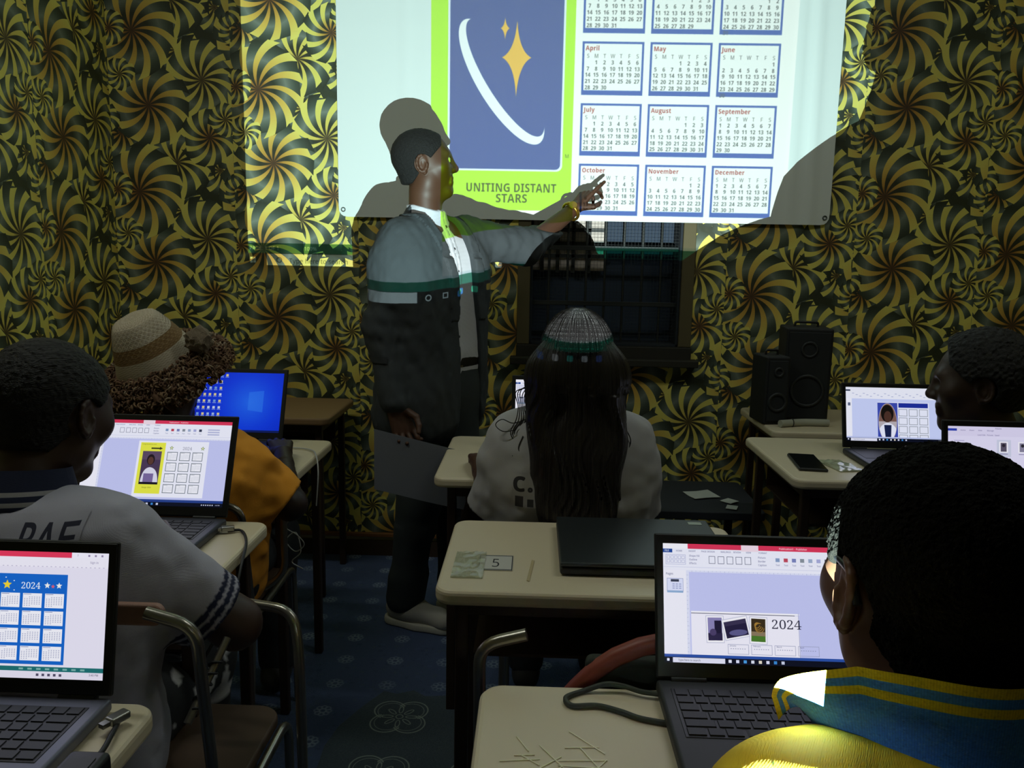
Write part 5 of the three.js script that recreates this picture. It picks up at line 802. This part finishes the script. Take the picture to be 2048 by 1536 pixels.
// ---------- small things ----------
const clear = phys('#cfd6c2', 0.25, { transparent: true, opacity: 0.45 }), wireBlack = std('#111214', 0.5), wireWhite = std('#b9b9b4', 0.6);
const onDesk = DESK_Y + 0.0005;
{ // number card, tape and scratches on the desk
  const card = canvasTex(256, 160, (g, w, h) => { R(g, 0, 0, w, h, '#c4c2bd'); g.strokeStyle = '#35353a'; g.lineWidth = 7; g.strokeRect(6, 6, w - 12, h - 12); T(g, '5', w / 2, h / 2 + 4, 118, '#26262c', 'bold sans-serif', 'center'); });
  const t = thing('number_card', 'white paper card printed with the number 5 taped on the desk', 'card', [-0.066, onDesk, -1.53]);
  const g = new THREE.PlaneGeometry(0.070, 0.080).rotateX(-Math.PI / 2).translate(0, 0.0012, 0), side = rbox(0.070, 0.001, 0.080, 0.0004, 0, 0.0005, 0); part('paper', side, std('#c4c2bd', 0.8), t); part('print', g, std('#ffffff', 0.7, { map: card }), t);
  const tg = new THREE.BoxGeometry(0.062, 0.0012, 0.135, 16, 1, 26), p = tg.attributes.position; for (let i = 0; i < p.count; i++) { const x = p.getX(i), z = p.getZ(i); if (p.getY(i) > 0) p.setY(i, 0.0012 + 0.0035 * Math.abs(noise(x * 90, z * 40, 3))); } tg.computeVertexNormals();
  const tp = single('packing_tape', tg, phys('#cfd2b4', 0.14, { clearcoat: 1, clearcoatRoughness: 0.08, transparent: true, opacity: 0.5 }), 'crumpled shiny clear tape beside the number 5 card', 'tape'); tp.position.set(-0.119, onDesk + 0.0006, -1.515);
  const rs = rbox(0.016, 0.0012, 0.11, 0.0004).rotateY(-0.25); const r2 = single('tape_strip', rs, phys('#c9b890', 0.3, { clearcoat: 0.6 }), 'thin curled strip of old tape to the right of the number 5 card', 'tape'); r2.scale.x = 0.35; r2.position.set(0.005, onDesk + 0.0008, -1.495);
  const q = rng(40), f = [];
  for (let i = 0; i < 16; i++) f.push(rbox(0.02 + q() * 0.07, 0.0010, 0.0014, 0.0004).rotateY((q() - 0.5) * (i < 6 ? 0.3 : 2.4)).translate(-0.01 + q() * 0.13, 0, -0.935 + q() * 0.09));
  const sc = join(f).translate(0, onDesk + 0.0005, 0); const s1 = single('scratched_tape', sc, phys('#f4eec8', 0.2, { clearcoat: 0.8 }), 'shiny scratched tape remains on the nearest cream desk', 'tape'); s1.userData.kind = 'stuff';
}
function phone(label, x, z, turn, w = 0.075, d = 0.155) { const t = thing('phone', label, 'phone', [x, onDesk, z], turn); part('case', rbox(w, 0.009, d, 0.004, 0, 0.0045, 0), std('#191c1d', 0.5), t); part('glass', rbox(w - 0.006, 0.0012, d - 0.006, 0.0005, 0, 0.0094, 0), std('#0e1213', 0.18), t); return t; }
phone('black phone lying on the cream desk at the right', 0.862, -2.42, -0.12, 0.085, 0.19);
{ const g = new THREE.BoxGeometry(0.075, 0.0015, 0.13, 10, 1, 14), p = g.attributes.position; for (let i = 0; i < p.count; i++) if (p.getY(i) > 0) p.setY(i, 0.001 + 0.006 * Math.abs(noise(p.getX(i) * 60, p.getZ(i) * 40, 9))); g.computeVertexNormals(); const m = single('plastic_wrapper', g, phys('#b9c0a4', 0.2, { clearcoat: 0.8 }), 'crumpled clear plastic beside the black phone', 'wrapper'); m.position.set(0.955, onDesk + 0.0016, -2.40); m.rotation.y = 0.2; }
// cables and plugs
function cord(name, label, pts, r, mat, plug) { const base = V(...pts[0]), t = thing(name, label, 'cable', pts[0]); part('wire', tube(pts.map((p) => V(...p).sub(base)), r, pts.length * 8, 6), mat, t); if (plug) { const [d, col] = plug, p = part('plug', join([rbox(0.028, 0.011, 0.016, 0.003), box(0.012, 0.006, 0.010, -0.018, 0, 0)]), std(col, 0.3, { metalness: col === '#9a9a96' ? 0.8 : 0 }), t); p.rotation.y = d; p.position.y = 0.006; } return t; }
cord('charger_cable', 'white charger cable plugged beside the blue-screen laptop and hanging off the desk', [[-0.80, 0.746, -2.42], [-0.76, 0.745, -2.44], [-0.70, 0.745, -2.42], [-0.665, 0.744, -2.36], [-0.645, 0.70, -2.31], [-0.65, 0.6, -2.30]], 0.0022, wireWhite, [0.2, '#c9c9c4']);
cord('charger_cable', 'black charger cable with metal plug on the jersey boy\'s desk', [[-0.668, 0.745, -1.66], [-0.64, 0.745, -1.665], [-0.605, 0.744, -1.60], [-0.585, 0.73, -1.52], [-0.585, 0.66, -1.45], [-0.62, 0.58, -1.40]], 0.0032, wireBlack, [0.4, '#9a9a96']);
cord('charger_cable', 'black cable with metal plug on the bottom left desk', [[-0.528, 0.748, -0.93], [-0.52, 0.75, -0.90], [-0.517, 0.746, -0.86], [-0.535, 0.745, -0.82], [-0.53, 0.744, -0.76], [-0.50, 0.743, -0.70], [-0.52, 0.743, -0.62]], 0.0034, wireBlack, [1.1, '#9a9a96']);
cord('charger_cable', 'looped dark cable along the far edge of the nearest desk', [[0.19, 0.748, -1.04], [0.165, 0.748, -1.045], [0.14, 0.75, -1.055], [0.115, 0.752, -1.055], [0.085, 0.744, -1.05], [0.058, 0.744, -1.03], [0.065, 0.744, -1.01], [0.10, 0.744, -1.012], [0.13, 0.744, -1.00], [0.155, 0.744, -0.985], [0.19, 0.744, -0.975]], 0.0042, std('#2c3026', 0.6));
cord('earphone_cable', 'tangled white earphone cable hanging by the orange-shirted person', [[-0.655, 0.70, -2.06], [-0.64, 0.66, -2.05], [-0.665, 0.62, -2.05], [-0.63, 0.60, -2.04], [-0.615, 0.57, -2.05], [-0.64, 0.55, -2.05], [-0.665, 0.58, -2.05], [-0.64, 0.60, -2.06], [-0.625, 0.55, -2.05], [-0.65, 0.52, -2.05], [-0.62, 0.50, -2.05]], 0.0016, wireWhite);
{ const t = thing('adapter', 'small black adapter block by the keyboard on the bottom left desk', 'adapter', [-0.512, onDesk, -0.80]); part('block', rbox(0.05, 0.028, 0.085, 0.008, 0, 0.014, 0), std('#15161a', 0.45), t); part('label_plate', rbox(0.03, 0.001, 0.05, 0.0004, 0, 0.0285, 0), std('#2b2c30', 0.5), t); }
{ // chrome rod wrapped with cable, propped against the jersey boy's chair
  const a = V(-0.478, 0.745, -1.17), b = V(-0.505, 0.655, -1.075), t = thing('cable_wrapped_rod', 'short chrome rod wrapped in black cable beside the jersey boy', 'rod', b.toArray()), d = a.clone().sub(b);
  part('rod', tube([[0, 0, 0], d.clone().multiplyScalar(0.5).toArray(), d.toArray()], 0.0062, 10, 10), chrome, t);
  const u = V(1, 0, 0).cross(d).normalize(), w = d.clone().normalize().cross(u), pts = []; for (let i = 0; i <= 40; i++) { const s = i / 40, an = s * Math.PI * 9; pts.push(d.clone().multiplyScalar(0.15 + 0.6 * s).addScaledVector(u, Math.cos(an) * 0.0085).addScaledVector(w, Math.sin(an) * 0.0085)); } part('cable', tube(pts, 0.002, 120, 5), wireBlack, t);
}
// loudspeakers against the back wall at the right
function speaker(label, x, z, w, h, d, turn) {
  const t = thing('loudspeaker', label, 'loudspeaker', [x, DESK_Y, z], turn); part('cabinet', rbox(w, h, d, 0.008, 0, h / 2, 0), std('#16181b', 0.7), t); part('grille', rbox(w - 0.02, h - 0.03, 0.008, 0.003, 0, h / 2, d / 2 + 0.003), std('#1d2023', 0.9), t);
  part('woofer', new THREE.TorusGeometry(w * 0.34, 0.006, 8, 28).translate(0, h * 0.34, d / 2 + 0.008), std('#25282b', 0.5), t); part('tweeter', new THREE.TorusGeometry(w * 0.16, 0.005, 8, 24).translate(0, h * 0.78, d / 2 + 0.008), std('#25282b', 0.5), t); part('top_handle', pipe([[-w * 0.25, h - 0.002, 0], [-w * 0.25, h + 0.018, 0], [w * 0.25, h + 0.018, 0], [w * 0.25, h - 0.002, 0]], 0.005, 0.012), std('#101113', 0.5), t);
}
speaker('taller black loudspeaker against the wallpaper at the right', 1.095, -3.20, 0.175, 0.37, 0.20, -0.15);
speaker('shorter black loudspeaker left of the taller one by the wallpaper', 0.935, -3.10, 0.095, 0.265, 0.15, 0.1);
{ const t = thing('paper_roll', 'white paper tube lying in front of the black loudspeakers', 'paper roll', [1.045, DESK_Y + 0.0145, -3.01], 0.12); part('roll', tube([[-0.1, 0.0, 0.02], [0, 0, -0.005], [0.1, 0.0, 0.005]], 0.014, 14, 12), std('#a9aa9c', 0.8), t); part('band', new THREE.TorusGeometry(0.0145, 0.0022, 6, 20).rotateY(Math.PI / 2).translate(-0.045, 0, 0.004), std('#2a2c2c', 0.6), t); }
// low dark bench with loose papers right of the girl
{
  const t = thing('low_bench', 'low dark bench under the window wall with loose papers on it', 'bench', [0.63, 0, -3.02]); part('bench_top', slab(0.48, 0.42, 0.03, 0.02).translate(0, 0.45, 0), std('#23272e', 0.8), t); for (const [x, z] of [[-0.2, -0.17], [0.2, -0.17], [-0.2, 0.17], [0.2, 0.17]]) part('leg', rbox(0.03, 0.42, 0.03, 0.004, x, 0.21, z), std('#1c1e22', 0.7), t);
  const leaf = (label, x, z, w, d, a) => { const g = new THREE.BoxGeometry(w, 0.0015, d, 8, 1, 8), p = g.attributes.position; for (let i = 0; i < p.count; i++) p.setY(i, p.getY(i) + 0.006 * (noise(p.getX(i) * 16, p.getZ(i) * 16, a) * 0.5 + 0.5)); g.computeVertexNormals(); const m = single('paper_scrap', g, std('#b9bdb6', 0.9), label, 'paper'); m.position.set(x, 0.4515, z); m.rotation.y = a; };
  leaf('largest loose paper on the low bench beside the girl', 0.675, -3.02, 0.11, 0.10, 0.3); leaf('small paper scrap on the low bench, farther right', 0.765, -2.94, 0.05, 0.05, 0.7); leaf('smallest paper scrap at the front right of the low bench', 0.755, -2.86, 0.045, 0.04, 1.2);
}

renderer.render(scene, camera);
